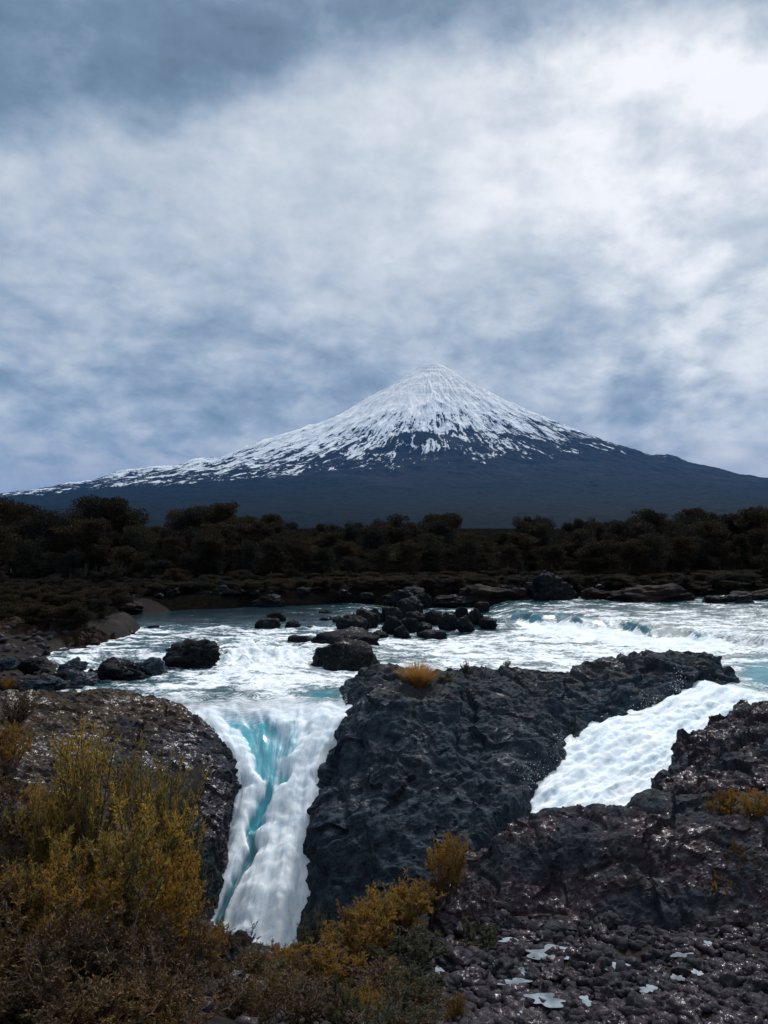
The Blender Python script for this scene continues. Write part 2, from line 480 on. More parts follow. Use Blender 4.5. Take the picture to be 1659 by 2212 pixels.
def build_volcano():
    nth, nr = 920, 380
    th = np.linspace(-math.pi * 0.16, math.pi * 1.16, nth)               # 90 degrees faces the camera
    rr = 9500 * np.linspace(0, 1, nr) ** 1.5
    T, RR = np.meshgrid(th, rr)
    T = T.ravel(); r = RR.ravel()
    c_, s_ = np.cos(T), np.sin(T)
    wf = np.clip(s_, 0, 1) ** 0.7
    side = np.where(c_ > 0, np.interp(r, prof_r[:, 0], prof_r[:, 1]), np.interp(r, prof_l[:, 0], prof_l[:, 1]))
    bl = sstep(c_, -0.35, 0.35)
    side = bl * np.interp(r, prof_r[:, 0], prof_r[:, 1]) + (1 - bl) * np.interp(r, prof_l[:, 0], prof_l[:, 1])
    h = side * (1 - wf) + np.interp(r, prof_f[:, 0], prof_f[:, 1]) * wf
    x = r * c_; y = -r * s_
    rk = r / 1000
    # gullies: radial ridged noise, tighter towards the foot, plus broken lava ground
    pol = np.stack([c_ * (2.4 + 0.9 * rk), s_ * (2.4 + 0.9 * rk), rk * 0.55], 1)
    wob = np.stack([fbm(pol * 1.1, 3), fbm(pol * 1.1 + 31, 3), 0 * rk], 1) * 0.28
    gul = ridged(pol * np.array([2.6, 2.6, 0.7]) + wob, 4, 0.55)
    pxy = np.stack([x, y, 0 * x], 1)
    rough = fbm(pxy / 420, 5, 0.55)
    fade = sstep(r, 60, 900) * (1 - 0.5 * sstep(r, 4500, 8000))
    cap = 1 - sstep(r, 500, 1500)
    h = h + fade * (gul * 22 + rough * 20) * (0.35 + 0.65 * sstep(h, 80, 700)) + cap * fbm(pxy / 180, 4) * 14 * sstep(r, 30, 300)
    band = ridged(np.stack([x / 900, y / 900, h / 55.0], 1) + 3, 3)                    # ice steps near the summit
    h = h + (1 - sstep(r, 900, 1700)) * sstep(r, 150, 350) * band * 9

    def cone(h, u, dist, hh, rad, crater=0.0):
        cx, cy = (u - 829.5) / F * dist - SX, dist - MD
        d = np.hypot(x - cx, y - cy) / rad
        b = hh * np.clip(1 - d, 0, 1) ** 1.0
        if crater:
            b = b - crater * np.clip(1 - d / 0.28, 0, 1)
        return h + b
    h = cone(h, 300, 11000, 150, 620, 60)
    h = cone(h, 1450, 12200, 70, 500)
    h = cone(h, 900, 9350, 110, 480)                                                   # dark crag half way down
    for u_, d_, hh, rd in ((650, 11800, 85, 360), (590, 11850, 80, 240), (530, 11800, 60, 240), (420, 11800, 75, 330), (335, 11700, 105, 200), (262, 11650, 120, 330), (150, 11600, 60, 350), (640, 11200, 90, 700), (560, 11300, 70, 600), (1215, 11900, 25, 200)):
        h = cone(h, u_, d_, hh, rd)
    # snow cover
    side_x = x / 1000
    line = 655 + 85 * np.clip(side_x, -5, 0.5) + 95 * np.clip(side_x, 0, 4)
    nz1 = fbm(pol * np.array([5.0, 5.0, 1.6]) + 11, 4, 0.6)
    nz2 = fbm(pxy / 300 + 7, 5, 0.65)
    snow = 1.15 * np.clip((h - line) / 1350, 0, 1.3) ** 1.3 + 0.16 * nz1 + nz2 * 0.16 - 0.07 * gul + 0.12 * sstep(-side_x, 0.3, 2.0)
    crag = np.clip(1.1 - np.hypot(x - ((900 - 829.5) / F * 9350 - SX), (y - (9350 - MD)) * 1.0) / 260, 0, 1)
    snow = snow - crag * 0.6
    low = sstep(line - 60 + 90 * nz2 + 50 * nz1, h, h + 1)
    edge = (h - (line + 75 * nz2 + 60 * nz1)) / 60
    forest = sstep(420 + 160 * fbm(pxy / 900 + 3, 4) - h, -30, 60)
    h = h + forest * (12 * np.abs(fbm(pxy / 70, 3)) + 10 * fbm(pxy / 260, 3))
    h = np.where(r > 9000, h - 60 * sstep(r, 9000, 9500), h)
    v = np.stack([x + SX, y + MD, h], 1)
    me = mesh_np('volcano', v, grid_faces(nr, nth)[:, ::-1])
    add_attr(me, 'snow', snow); add_attr(me, 'edge', edge); add_attr(me, 'forest', forest)
    add_vec(me, 'pol', np.stack([c_, s_, rk], 1))
    m_, n_, b_, o_ = new_mat('volcano snow and lava')
    pos = n_.n('ShaderNodeNewGeometry').outputs['Position']
    pl = n_.attr('pol', 'Vector')
    warp = n_.vm('MULTIPLY', n_.vm('SUBTRACT', n_.noise(pos, 0.003, 4, 0.6, out='Color'), (0.5, 0.5, 0.5)), (0.05, 0.05, 0.25))
    wp = n_.vm('ADD', pl, warp)
    f0 = n_.noise(n_.vm('MULTIPLY', wp, (17, 17, 1.5)), 1.0, 4, 0.6)
    f1 = n_.noise(n_.vm('MULTIPLY', wp, (75, 75, 4.0)), 1.0, 6, 0.68)
    rk_ = n_.sep(pl)[2]
    f2 = n_.noise(pos, 0.014, 6, 0.7)
    f3 = n_.noise(pos, 0.035, 3, 0.6)
    s = n_.m('ADD', n_.attr('snow'), n_.m('MULTIPLY', n_.m('SUBTRACT', f1, 0.5), n_.ss(rk_, 0.2, 1.6, 1.2, 2.1)))
    s = n_.m('ADD', s, n_.m('MULTIPLY', n_.m('SUBTRACT', f0, 0.5), 1.6))
    s = n_.m('ADD', s, n_.m('MULTIPLY', n_.m('SUBTRACT', f2, 0.5), 0.6))
    k = n_.ss(s, 0.22, 0.30)
    icy = n_.m('MULTIPLY', n_.ss(s, 0.30, 1.0, 0.7, 0.0), 1.0)
    e = n_.ss(n_.m('ADD', n_.attr('edge'), n_.m('MULTIPLY', n_.m('SUBTRACT', f2, 0.5), 3.0)), -0.2, 0.5)
    k = n_.m('MULTIPLY', k, e)
    lava = n_.mix(f2, (0.003, 0.004, 0.007), (0.010, 0.012, 0.019))
    lava = n_.mix(n_.ss(n_.noise(pos, 0.0016, 5, 0.6), 0.52, 0.68), lava, (0.017, 0.019, 0.026))
    wood = n_.mix(f3, (0.0015, 0.004, 0.006), (0.006, 0.011, 0.013))
    c = n_.mix(n_.attr('forest'), lava, wood)
    c = n_.mix(k, c, n_.mix(icy, (0.93, 0.94, 0.95), (0.50, 0.57, 0.64)))
    n_.put(b_.inputs['Base Color'], c); b_.inputs['Roughness'].default_value = 0.9
    b_.inputs['Specular IOR Level'].default_value = 0.02
    n_.put(b_.inputs['Normal'], n_.bump(n_.m('ADD', f1, n_.m('MULTIPLY', f2, 0.5)), 0.6, 30))
    o = link('volcano', me, m_)
    tag(o, kind='structure')


build_volcano()


# ------------------------------------------------------------------ ground sheet
def poly_sd(px_, py_, poly):
    """signed distance to a polygon in plan, positive inside"""
    d = np.full(px_.shape, 1e9); ins = np.zeros(px_.shape, bool)
    n_ = len(poly)
    for i in range(n_):
        ax, ay = poly[i]; bx, by = poly[(i + 1) % n_]
        ex, ey = bx - ax, by - ay
        t_ = np.clip(((px_ - ax) * ex + (py_ - ay) * ey) / (ex * ex + ey * ey), 0, 1)
        d = np.minimum(d, np.hypot(px_ - ax - t_ * ex, py_ - ay - t_ * ey))
        if ay != by:
            cr = ((ay > py_) != (by > py_)) & (px_ < ex * (py_ - ay) / (by - ay) + ax)
            ins ^= cr
    return np.where(ins, d, -d)


GORGE = [(-6.0, 31), (-5.6, 24), (-6.6, 18), (-5.6, 14.2), (-3.0, 13.0), (-0.6, 13.0), (0.6, 15.0), (3.0, 18.2), (9, 19.5), (16, 22), (22, 26), (24, 31)]
RIVER = [(-6.0, 27), (-11.5, 30.5), (-14, 34), (-16.5, 38), (-14.5, 42.5), (-15.0, 46), (-17.5, 50), (-18.5, 53), (-12, 57), (0, 61.5), (30, 64.5), (90, 72), (90, 24), (24, 24)]
near_pts = [D(1659, 2212, 9.5), D(1300, 2212, 10), D(1000, 2212, 10.2), D(1659, 2030, 13), D(1300, 2030, 13.3), D(1050, 2000, 13.8),
            D(700, 2212, 9.5), D(560, 2135, 11.5), D(0, 2212, 6), D(250, 2212, 6.5), D(470, 2212, 7.6), D(400, 2060, 10), D(100, 1930, 9),
            D(0, 1750, 13), D(230, 1850, 13.5), Vector((-8, 19, -0.8)), Vector((-12, 28, -0.4)), Vector((-10, 23, -1.2)), Vector((-7, 25, -1.5)), Vector((-13, 19, 1.3)), Vector((-22, 24, 2.6)), Vector((-20, 32, 1.2)),
            Vector((0, 0, 4.8)), Vector((-6, 0, 4.7)), Vector((6, 0, 3.6)), Vector((10, 6, 1.3)), Vector((14, 12, 0.8)), Vector((16, 18, 0.8)),
            Vector((-16, 6, 4.2)), Vector((-14, 14, 2.6)), Vector((0, -15, 5)), Vector((-22, -10, 5)), Vector((22, -10, 4)), Vector((24, 14, 2)), Vector((3, 5, 2.2)), Vector((0, 5.5, 2.6))]


def tps_fit(pts):
    p = np.array([(q.x, q.y) for q in pts]); z = np.array([q.z for q in pts]); n_ = len(p)
    d = np.hypot(p[:, None, 0] - p[None, :, 0], p[:, None, 1] - p[None, :, 1])
    A = np.zeros((n_ + 3, n_ + 3)); A[:n_, :n_] = d * d * np.log(d + 1e-9) + np.eye(n_) * 2.0
    A[:n_, n_] = 1; A[:n_, n_ + 1:] = p; A[n_, :n_] = 1; A[n_ + 1:, :n_] = p.T
    wv = np.linalg.solve(A, np.concatenate([z, [0, 0, 0]]))

    def f_(x, y):
        out_ = wv[n_] + wv[n_ + 1] * x + wv[n_ + 2] * y
        for i in range(n_):
            dd = np.hypot(x - p[i, 0], y - p[i, 1]); out_ = out_ + wv[i] * dd * dd * np.log(dd + 1e-9)
        return out_
    return f_


tps = tps_fit(near_pts)


def ground_z(x, y, rough=True):
    x = np.asarray(x, float); y = np.asarray(y, float)
    xc, yc = np.clip(x, -24, 26), np.clip(y, -18, 34)
    z = np.clip(tps(xc, yc), -1.2, 6)
    far = 1.35 + 0.3 * sstep(y, 60, 70) + 2.6 * sstep(y, 70, 130) + 1.0 * sstep(y, 105, 190) - 14 * sstep(y, 260, 2500)
    z = z + (far - z) * sstep(y, 34, 44)
    z = z + (far - z) * sstep(np.abs(x), 26, 60)
    sr = poly_sd(x, y, RIVER); sg = poly_sd(x, y, GORGE)
    z = z + (-1.6 - z) * sstep(sr, -0.6, 2.2)
    z = z + (-8.0 - z) * sstep(sg, -0.25, 1.3)
    if rough:
        p = np.stack([x, y, 0 * x], 1)
        z = z + (0.16 * fbm(p / 1.7, 4) + 0.05 * billow(p / 0.42, 3)) * sstep(200 - y, 0, 120)
    return z


def build_ground():
    ys = np.concatenate([np.linspace(-18, 4, 12), np.linspace(4.2, 34, 230), 34 * (40000 / 34) ** np.linspace(0.002, 1, 170)])
    tt = np.linspace(-1, 1, 300); tt = np.sign(tt) * np.abs(tt) ** 1.15
    Y, Tt = np.meshgrid(ys, tt, indexing='ij')
    X = Tt * (np.maximum(Y, 8) * 0.95 + 6)
    x, y = X.ravel(), Y.ravel()
    me = mesh_np('ground', np.stack([x, y, ground_z(x, y)], 1), grid_faces(len(ys), len(tt)))
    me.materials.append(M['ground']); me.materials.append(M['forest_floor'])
    fy = Y[:-1, :-1].ravel(); fx = X[:-1, :-1].ravel()
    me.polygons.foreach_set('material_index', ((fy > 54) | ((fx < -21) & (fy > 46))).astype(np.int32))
    tag(link('ground', me), kind='structure')


build_ground()

# ------------------------------------------------------------------ water
c1y = np.array([15, 18, 21, 22, 23, 24.3, 25.5, 26.5, 27.5, 28.5, 30, 31.5, 33])
c1z = np.array([-7.4, -7.2, -6.1, -5.36, -4.5, -3.67, -2.85, -2.03, -1.3, -0.75, -0.24, -0.05, 0])
c2s = np.array([-3, -1, 0, 1.7, 3.3, 6.5, 11, 13, 16, 20])
c2z = np.array([0, -0.08, -0.22, -0.55, -0.85, -1.45, -2.5, -3.2, -6.5, -7.3])


def water_level(x, y):
    z = np.zeros_like(x)
    # broad ledge on the right: water slides over a sill
    line = 52.5 - (x - 8.5) * 0.95
    line = line + 1.1 * fbm(np.stack([x / 2.2, 0 * x, 0 * x], 1) + 7, 3)
    led = 0.55 * sstep(y - line, -1.1, 0.9) * sstep(x, 7, 10)
    z = z + led
    # small steps on the left of the boulders and by the left bank
    z = z + 0.34 * sstep(y - (37.2 + 0.10 * (x + 8) + 0.8 * np.sin(x * 0.9)), -0.7, 0.7) * (1 - sstep(x, -3.0, 1.5))
    z = z + 0.08 * sstep(y, 44, 50)
    z1 = np.interp(y + 0.05 * (x + 4) ** 2 * sstep(y, 27, 31), c1y, c1z)
    s = (x - 14) * -0.811 + (y - 31.5) * -0.586
    nn = (x - 14) * 0.586 - (y - 31.5) * 0.811
    back = 1 - sstep(nn, -3.4, -2.4)
    z2 = np.interp(s, c2s, c2z) * (1 - back) - 4.5 * back * (1 - sstep(y, 32.4, 33.2))
    s = np.where((nn < -3) & (y > 32.4), -5, s)
    return z + np.where(x < 3, z1, z2), s


def blob(u, v, cu, cv, ru, rv, ang=0.0):
    ca, sa = math.cos(R(ang)), math.sin(R(ang))
    a = ((u - cu) * ca + (v - cv) * sa) / ru; b = (-(u - cu) * sa + (v - cv) * ca) / rv
    return np.clip(1.25 - np.hypot(a, b), 0, 1) ** 0.7


def stroke(u, v, pts, wd):
    d = np.full(u.shape, 1e9)
    for (ax, ay), (bx, by) in zip(pts[:-1], pts[1:]):
        ex, ey = bx - ax, by - ay
        t_ = np.clip(((u - ax) * ex + (v - ay) * ey) / (ex * ex + ey * ey), 0, 1)
        d = np.minimum(d, np.hypot(u - ax - t_ * ex, v - ay - t_ * ey))
    return 1 - sstep(d, wd * 0.55, wd * 1.3)


def water_patch(name, x, y, faces):
    z, s = water_level(x, y)
    p = np.stack([x, y, z], 1)
    u, v = proj(p)
    u0, v0 = u, v
    u = u + 22 * fbm(p / 1.3 + 40, 3); v = v + 9 * fbm(p / 1.3 + 60, 3)
    # where the river is white, where it runs teal or dark
    str_ = fbm(np.stack([x / 2.6, y / 1.3, 0 * x], 1) + 5, 4, 0.6)
    foam = 0.50 + 0.20 * str_
    far_dark = (1 - sstep(v, 1338, 1362)) * (1 - sstep(u, 560, 900))
    foam = foam - 0.36 * far_dark
    foam = foam - 0.10 * (1 - sstep(v, 1312, 1335)) * (1 - far_dark)
    foam = foam + 0.12 * blob(u, v, 1300, 1400, 420, 45) + 0.20 * blob(u, v, 560, 1470, 190, 40) + 0.32 * blob(u, v, 560, 1420, 90, 28)
    foam = foam - 0.16 * blob(u, v, 1000, 1350, 150, 26)
    sill = stroke(u, v, [(1120, 1332), (1240, 1338), (1330, 1350), (1420, 1366), (1520, 1372)], 11) * np.clip(0.55 + 1.2 * str_, 0, 1)
    foam = foam - 0.34 * sill + 0.30 * stroke(u, v, [(1130, 1352), (1250, 1362), (1330, 1378), (1430, 1392), (1560, 1395)], 15)
    teal = 0.35 * sill + 0.15 * (1 - far_dark)
    rt = blob(u, v, 1640, 1455, 50, 40); foam = foam - 0.3 * rt; teal = teal + 0.5 * rt
    hole = blob(u, v, 695, 1500, 60, 22) * np.clip(0.7 + 1.2 * str_, 0, 1); foam = foam - 0.36 * hole; teal = teal + 0.5 * hole
    fall1 = sstep(v, 1500, 1560) * (x < 3)
    tongue = stroke(u, v, [(520, 1555), (570, 1605), (592, 1670), (575, 1745)], 40) * sstep(v, 1510, 1570)
    tongue2 = blob(u, v, 612, 1615, 46, 50)
    band = stroke(u, v, [(575, 1700), (545, 1790), (505, 1890), (468, 1975)], 13)
    wl = stroke(u, v, [(470, 1545), (525, 1630), (553, 1700), (525, 1780), (488, 1860), (440, 1970)], 18)
    wr = np.maximum(stroke(u, v, [(735, 1535), (690, 1575), (668, 1640), (640, 1710), (622, 1780)], 27), stroke(u, v, [(635, 1730), (605, 1830), (585, 1930), (560, 2050)], 50))
    f1 = 0.82 + 0.16 * wl + 0.22 * wr - 0.52 * np.maximum(tongue, 0.9 * tongue2) * (1 - 0.85 * wr) * (1 - 0.8 * wl) - 0.55 * band * (1 - 0.5 * wr)
    f1 = f1 - 0.2 * blob(u, v, 560, 1800, 30, 70) * (1 - wr)
    f1 = f1 + 0.22 * fbm(np.stack([x / 0.22, y / 1.6, z / 1.6], 1) + 2, 4, 0.6)
    foam = np.where(x < 3, foam * (1 - fall1) + f1 * fall1, foam)
    teal = teal + np.where(x < 3, fall1 * (0.9 * np.maximum(tongue, tongue2) + 0.25), 0)
    fall2 = sstep(s, -1.0, 1.2) * (x >= 3)
    nn0 = (x - 14) * 0.586 - (y - 31.5) * 0.811
    sk = fbm(np.stack([nn0 / 0.55, s / 3.2, 0 * x], 1) + 11, 4, 0.6)
    foam = foam * (1 - fall2) + (0.98 + 0.24 * sk) * fall2
    foam = np.clip(foam, 0, 1.1)
    # relief
    st = 0.5 + 0.9 * sstep(foam, 0.35, 0.9)
    chop = 0.085 * fbm(p / np.array([1.6, 1.1, 1.3]), 4, 0.55) + 0.05 * ridged(p / np.array([0.9, 0.6, 0.7]) + 4, 3)
    zz = z + chop * st * (1 - 0.75 * far_dark) * (1 - 0.7 * sill) * (1 - 0.75 * np.clip(fall1 + fall2, 0, 1))
    zz = zz + 0.22 * blob(u, v, 560, 1420, 110, 30) * billow(p / 0.7, 4)
    nn = (x - 14) * 0.586 - (y - 31.5) * 0.811
    vr = [1500, 1560, 1620, 1680, 1750, 1830, 1920, 2000, 2100]
    uL = np.interp(v0, vr, [400, 478, 515, 530, 520, 490, 450, 415, 380]); uR = np.interp(v0, vr, [760, 735, 690, 665, 662, 655, 648, 640, 632])
    ac = (u0 - uL) / (uR - uL)                                  # 0 at the left wall, 1 at the right wall
    pf = np.stack([ac * 7, y / 3.5, 0 * x], 1)
    fine = 0.014 * fbm(p / 0.22 + 3, 2, 0.75)
    zz = zz + fall1 * (0.10 * fbm(pf, 3, 0.55) + 0.04 * fbm(p / 0.9 + 2, 3) + 0.022 * wr * billow(p / 0.4, 3) + fine * foam * 1.3 + 0.20 * wr - 0.2 * tongue * (1 - wr) - 0.22 * band + 0.08 * wl)
    mid = np.clip(1 - np.abs(nn + 0.1) / 3.2, 0, 1)
    pg = np.stack([nn / 0.6, s / 2.0, 0 * x], 1)
    zz = zz + fall2 * (0.17 * fbm(pg * np.array([1, 0.45, 1]), 4, 0.55) + 0.12 * fbm(p / 1.5 + 8, 3, 0.5) + 0.03 * billow(p / 0.5, 3) + fine * 2 + 0.35 * mid + 0.14)
    v3 = np.stack([x, y, zz], 1)
    me = mesh_np(name, v3, faces)
    ff = np.clip(fall1 * (x < 3) + fall2, 0, 1)
    fa = np.where(x < 3, ac * 3.4, nn); fb = np.where(x < 3, y * 1.3, s)
    add_vec(me, 'flow', np.stack([x * 0.8 * (1 - ff) + fa * 1.7 * ff, y * 1.5 * (1 - ff) + fb * 0.28 * ff, 0 * x], 1)); add_attr(me, 'fall', ff)
    add_attr(me, 'foam', foam); add_attr(me, 'teal', np.clip(teal, 0, 1))
    tag(link(name, me, M['water']), kind='structure')
    return v3


def build_water():
    us = np.linspace(-500, 2200, 850); vv = np.concatenate([[1296, 1298, 1300], np.linspace(1301, 1504, 165)])
    U, V = np.meshgrid(us, vv)
    a, b = (U - 829.5) / F, (1106 - V) / F
    s = -CZ / (b * _cp + _sp)
    x, y = (a * s).ravel(), (s * (_cp - b * _sp)).ravel()
    ylow = y.min()
    water_patch('river', x, y, grid_faces(len(vv), len(us))[:, ::-1])
    for x0, x1, y0, nx, ny in ((-9.5, 1.6, 16.5, 200, 230), (3.2, 21, 20, 290, 170)):
        xs = np.linspace(x0, x1, nx); ys = np.linspace(y0, ylow + 0.05, ny)
        X, Y = np.meshgrid(xs, ys)
        water_patch('waterfall', X.ravel(), Y.ravel(), grid_faces(ny, nx))


build_water()


# ------------------------------------------------------------------ big rocks from joined hulls
def hull_rock(name, hulls, mat, voxel, label, cat='rock', smooth=7, a1=0.26, a2=0.28, a3=0.05, s1=2.6, s2=1.9, s3=0.45, seed=0, base=-8.0, flute=0.0, crk=0.12):
    bm = bmesh.new()
    for pts in hulls:
        allp = list(pts) + [Vector((p.x, p.y, base)) for p in pts]
        vs_ = [bm.verts.new(p) for p in allp]
        r_ = bmesh.ops.convex_hull(bm, input=vs_)
        junk = [g for g in r_['geom_interior'] if isinstance(g, bmesh.types.BMVert) and g.is_valid]
        bmesh.ops.delete(bm, geom=junk, context='VERTS')
    bmesh.ops.triangulate(bm, faces=bm.faces)
    me = bpy.data.meshes.new(name + '_tmp'); bm.to_mesh(me); bm.free()
    tmp = bpy.data.objects.new(name + '_tmp', me); COL.objects.link(tmp)
    md = tmp.modifiers.new('r', 'REMESH'); md.mode = 'VOXEL'; md.voxel_size = voxel
    sm = tmp.modifiers.new('s', 'SMOOTH'); sm.factor = 0.6; sm.iterations = smooth
    dg = bpy.context.evaluated_depsgraph_get()
    m2 = bpy.data.meshes.new_from_object(tmp.evaluated_get(dg))
    bpy.data.objects.remove(tmp); bpy.data.meshes.remove(me)
    c = coords(m2); nrm = normals(m2)
    q = c + seed * 13.7
    wv = np.stack([fbm(q / 1.5 + 50, 2), fbm(q / 1.5 + 80, 2), fbm(q / 1.5 + 20, 2)], 1) * 0.35
    d = a1 * fbm(q / s1, 4) + flute * (ridged((q + wv) * np.array([1.1, 1.1, 0.28]), 3) - 0.4) + a2 * facet((q + wv) / s2 * np.array([1, 1, 0.6])) + a3 * facet((q + wv * 0.6) / s3) + 0.45 * a3 * facet(q / (0.45 * s3) + 5) + 0.12 * a2 * fbm(q / 0.3, 3)
    d = d - crk * cracks((q + 1.4 * wv) / (s2 * 1.25) * np.array([1, 1, 0.55]) + 3)
    c = c + nrm * d[:, None]
    m2.vertices.foreach_set('co', c.astype(np.float32).ravel()); m2.update()
    m2.polygons.foreach_set('use_smooth', np.zeros(len(m2.polygons), bool))
    add_attr(m2, 'flat_top', sstep(nrm[:, 2], 0.90, 0.97) * sstep(c[:, 2], -0.9, -0.2))
    m2.materials.clear(); m2.name = name
    o = link(name, m2, mat)
    tag(o, label, cat)
    return o


hull_rock('rock_outcrop', [
    [D(745, 1470, 31.5), D(790, 1448, 32.2), D(860, 1448, 32.2), D(1000, 1450, 32.5), D(752, 1535, 29.0), D(785, 1545, 27.5), D(850, 1525, 27.0), D(1000, 1515, 27.2), D(735, 1610, 26.4), D(715, 1700, 25.2), D(710, 1800, 23.7), D(702, 1900, 22.2), D(690, 2060, 20.6),
     D(700, 1610, 28), D(678, 1665, 27.3), D(672, 1800, 25), D(664, 1900, 23.7), D(652, 2060, 22), D(800, 2080, 19.8), D(960, 1960, 20.6), D(850, 1690, 24.2), D(1000, 1740, 23.8)],
    [D(1000, 1448, 33), D(1100, 1436, 33.2), D(1190, 1450, 33), D(1240, 1446, 33.2), D(1050, 1495, 30), D(1200, 1485, 31), D(1135, 1750, 24.0), D(1000, 1850, 22), D(1225, 1615, 27.6), D(900, 1505, 28.5), D(900, 1900, 22), D(1100, 1740, 23.3)],
    [D(1230, 1448, 33.3), D(1300, 1419, 34), D(1400, 1406, 34.3), D(1500, 1401, 34.3), D(1545, 1413, 34), D(1580, 1465, 33), D(1590, 1500, 32), D(1300, 1478, 31.5), D(1450, 1450, 32), D(1535, 1440, 32.3),
     D(1230, 1610, 28.5), D(1410, 1545, 30), D(1535, 1505, 31.3), D(1100, 1500, 31)]],
    M['basalt'], 0.07, 'huge dark basalt outcrop standing between the two waterfalls', seed=1, flute=0.13)
hull_rock('rock_outcrop', [
    [D(130, 1508, 28.5), D(180, 1496, 29.5), D(260, 1492, 29.8), D(380, 1512, 29.5), D(445, 1550, 28.5), D(475, 1575, 28), D(507, 1628, 27.3), D(521, 1685, 26.5), D(514, 1750, 25.3), D(482, 1830, 24),
     D(432, 1930, 22.7), D(405, 1995, 21.8), D(485, 1640, 25.9), D(500, 1690, 25), D(488, 1760, 23.6), D(452, 1840, 22.2), D(400, 1930, 20.8), D(250, 1610, 25.5), D(80, 1600, 25), D(60, 1700, 21), D(300, 1800, 21.5), D(340, 1950, 20.5), D(0, 1500, 26.5), D(-60, 1620, 22)]],
    M['basalt_moss'], 0.07, 'rounded mossy-topped dark rock bank on the left of the tall waterfall', seed=2, a1=0.12, a2=0.12, a3=0.085, s3=0.34, smooth=14)
hull_rock('rock_outcrop', [
    [D(1400, 1722, 20), D(1432, 1668, 21), D(1473, 1598, 22.5), D(1533, 1548, 23.5), D(1590, 1520, 24.5), D(1659, 1516, 25), D(1850, 1500, 25.5), D(1560, 1705, 18.5), D(1750, 1690, 18), D(1900, 1650, 19)]],
    M['basalt_red'], 0.06, 'reddish wet rock sloping down beside the short right-hand chute', seed=3, a1=0.2, a2=0.26, a3=0.10, s2=1.2, s3=0.30, base=-5)
hull_rock('rock_outcrop', [
    [D(1060, 1808, 15.3), D(1112, 1778, 15.6), D(1180, 1750, 16), D(1360, 1722, 16.8), D(1420, 1742, 16.5), D(1560, 1730, 17), D(1700, 1712, 17.5), D(1900, 1700, 17), D(1085, 1840, 14.8), D(1250, 1805, 15),
     D(1500, 1795, 15), D(1850, 1780, 15), D(1080, 2000, 13.7), D(1250, 2010, 13.5), D(1500, 1990, 13.6), D(1850, 1980, 13.6), D(1100, 1900, 16.5)],
    [D(1000, 1835, 15.8), D(960, 1880, 15), D(925, 1950, 14.2), D(980, 2000, 13.8), D(1080, 1990, 13.6), D(1090, 1830, 15.5), D(1090, 1880, 14.5)]],
    M['basalt_red'], 0.045, 'low wide wet rock ledge above the cobbles at the right', seed=4, a1=0.18, a2=0.26, a3=0.05, s2=1.3, s3=0.26, base=-3, crk=0.10)
hull_rock('rock_mound', [
    [D(-120, 1345, 41), D(60, 1342, 41), D(130, 1340, 40.5), D(190, 1352, 40.5), D(235, 1372, 41.5), D(265, 1388, 42.5), D(220, 1425, 38), D(150, 1440, 36.5), D(60, 1440, 36), D(-150, 1430, 36), D(-200, 1380, 40)]],
    M['mound'], 0.10, 'broad brown rock mound on the left bank beyond the boulders', seed=5, base=-1.5, a1=0.3, a2=0.3, a3=0.12, s2=1.0)


# ------------------------------------------------------------------ boulders
def boulder_mesh(seed, sub=4, rugged=1.0, mat=None):
    bm = bmesh.new(); bmesh.ops.create_icosphere(bm, subdivisions=sub, radius=0.5)
    me = bpy.data.meshes.new('boulder'); bm.to_mesh(me); bm.free()
    c = coords(me) * 2
    n_ = c / np.linalg.norm(c, axis=1)[:, None]
    rg = np.random.default_rng(seed)
    rad = np.ones(len(c))
    for _ in range(13):                    # worn facets
        k = rg.normal(size=3); k /= np.linalg.norm(k)
        dd = n_ @ k
        cut = rg.uniform(0.55, 0.86)
        rad = np.minimum(rad, np.where(dd > 0.05, cut / np.maximum(dd, 0.05), 9))
    q = n_ * 1.0 + seed * 7.1
    rad = rad + rugged * (0.10 * facet(q * 1.5) + 0.05 * facet(q * 3.4) + 0.10 * fbm(q * 1.2, 4) + 0.05 * ridged(q * 2.6, 3) - 0.03)
    c = n_ * rad[:, None] * 0.5
    c = c / (c.max(0) - c.min(0))
    c[:, 2] -= c[:, 2].min() + 0.5 * 0
    c[:, :2] -= (c[:, :2].max(0) + c[:, :2].min(0)) / 2
    me.vertices.foreach_set('co', c.astype(np.float32).ravel()); me.update()
    me.polygons.foreach_set('use_smooth', np.ones(len(me.polygons), bool))
    if mat:
        me.materials.append(mat)
    return me


BM = [boulder_mesh(s, 4, 1.4, M['boulder']) for s in range(8)]


def boulder(name, u, vb, wpx, hpx, k, label, cat='boulder', group=None, mesh=None, zlev=None, sink=0.35, deep=0.8, rot=0.0):
    """boulder whose waterline is seen at (u, vb), wpx wide and hpx tall in the measuring view"""
    p = Wz(u, vb, 0.0 if zlev is None else zlev)
    sc = p.y / F
    h = hpx * sc / (1 - sink)
    o = link(name, mesh or BM[k % 8])
    wd = wpx * sc
    o.scale = (wd, wd * deep, h)
    o.location = (p.x, p.y + wd * deep * 0.42, p.z - h * sink)
    o.rotation_euler = (0, 0, rot if rot else random.choice((0.0, math.pi)) + random.uniform(-0.25, 0.25))
    tag(o, label, cat, group)
    return o


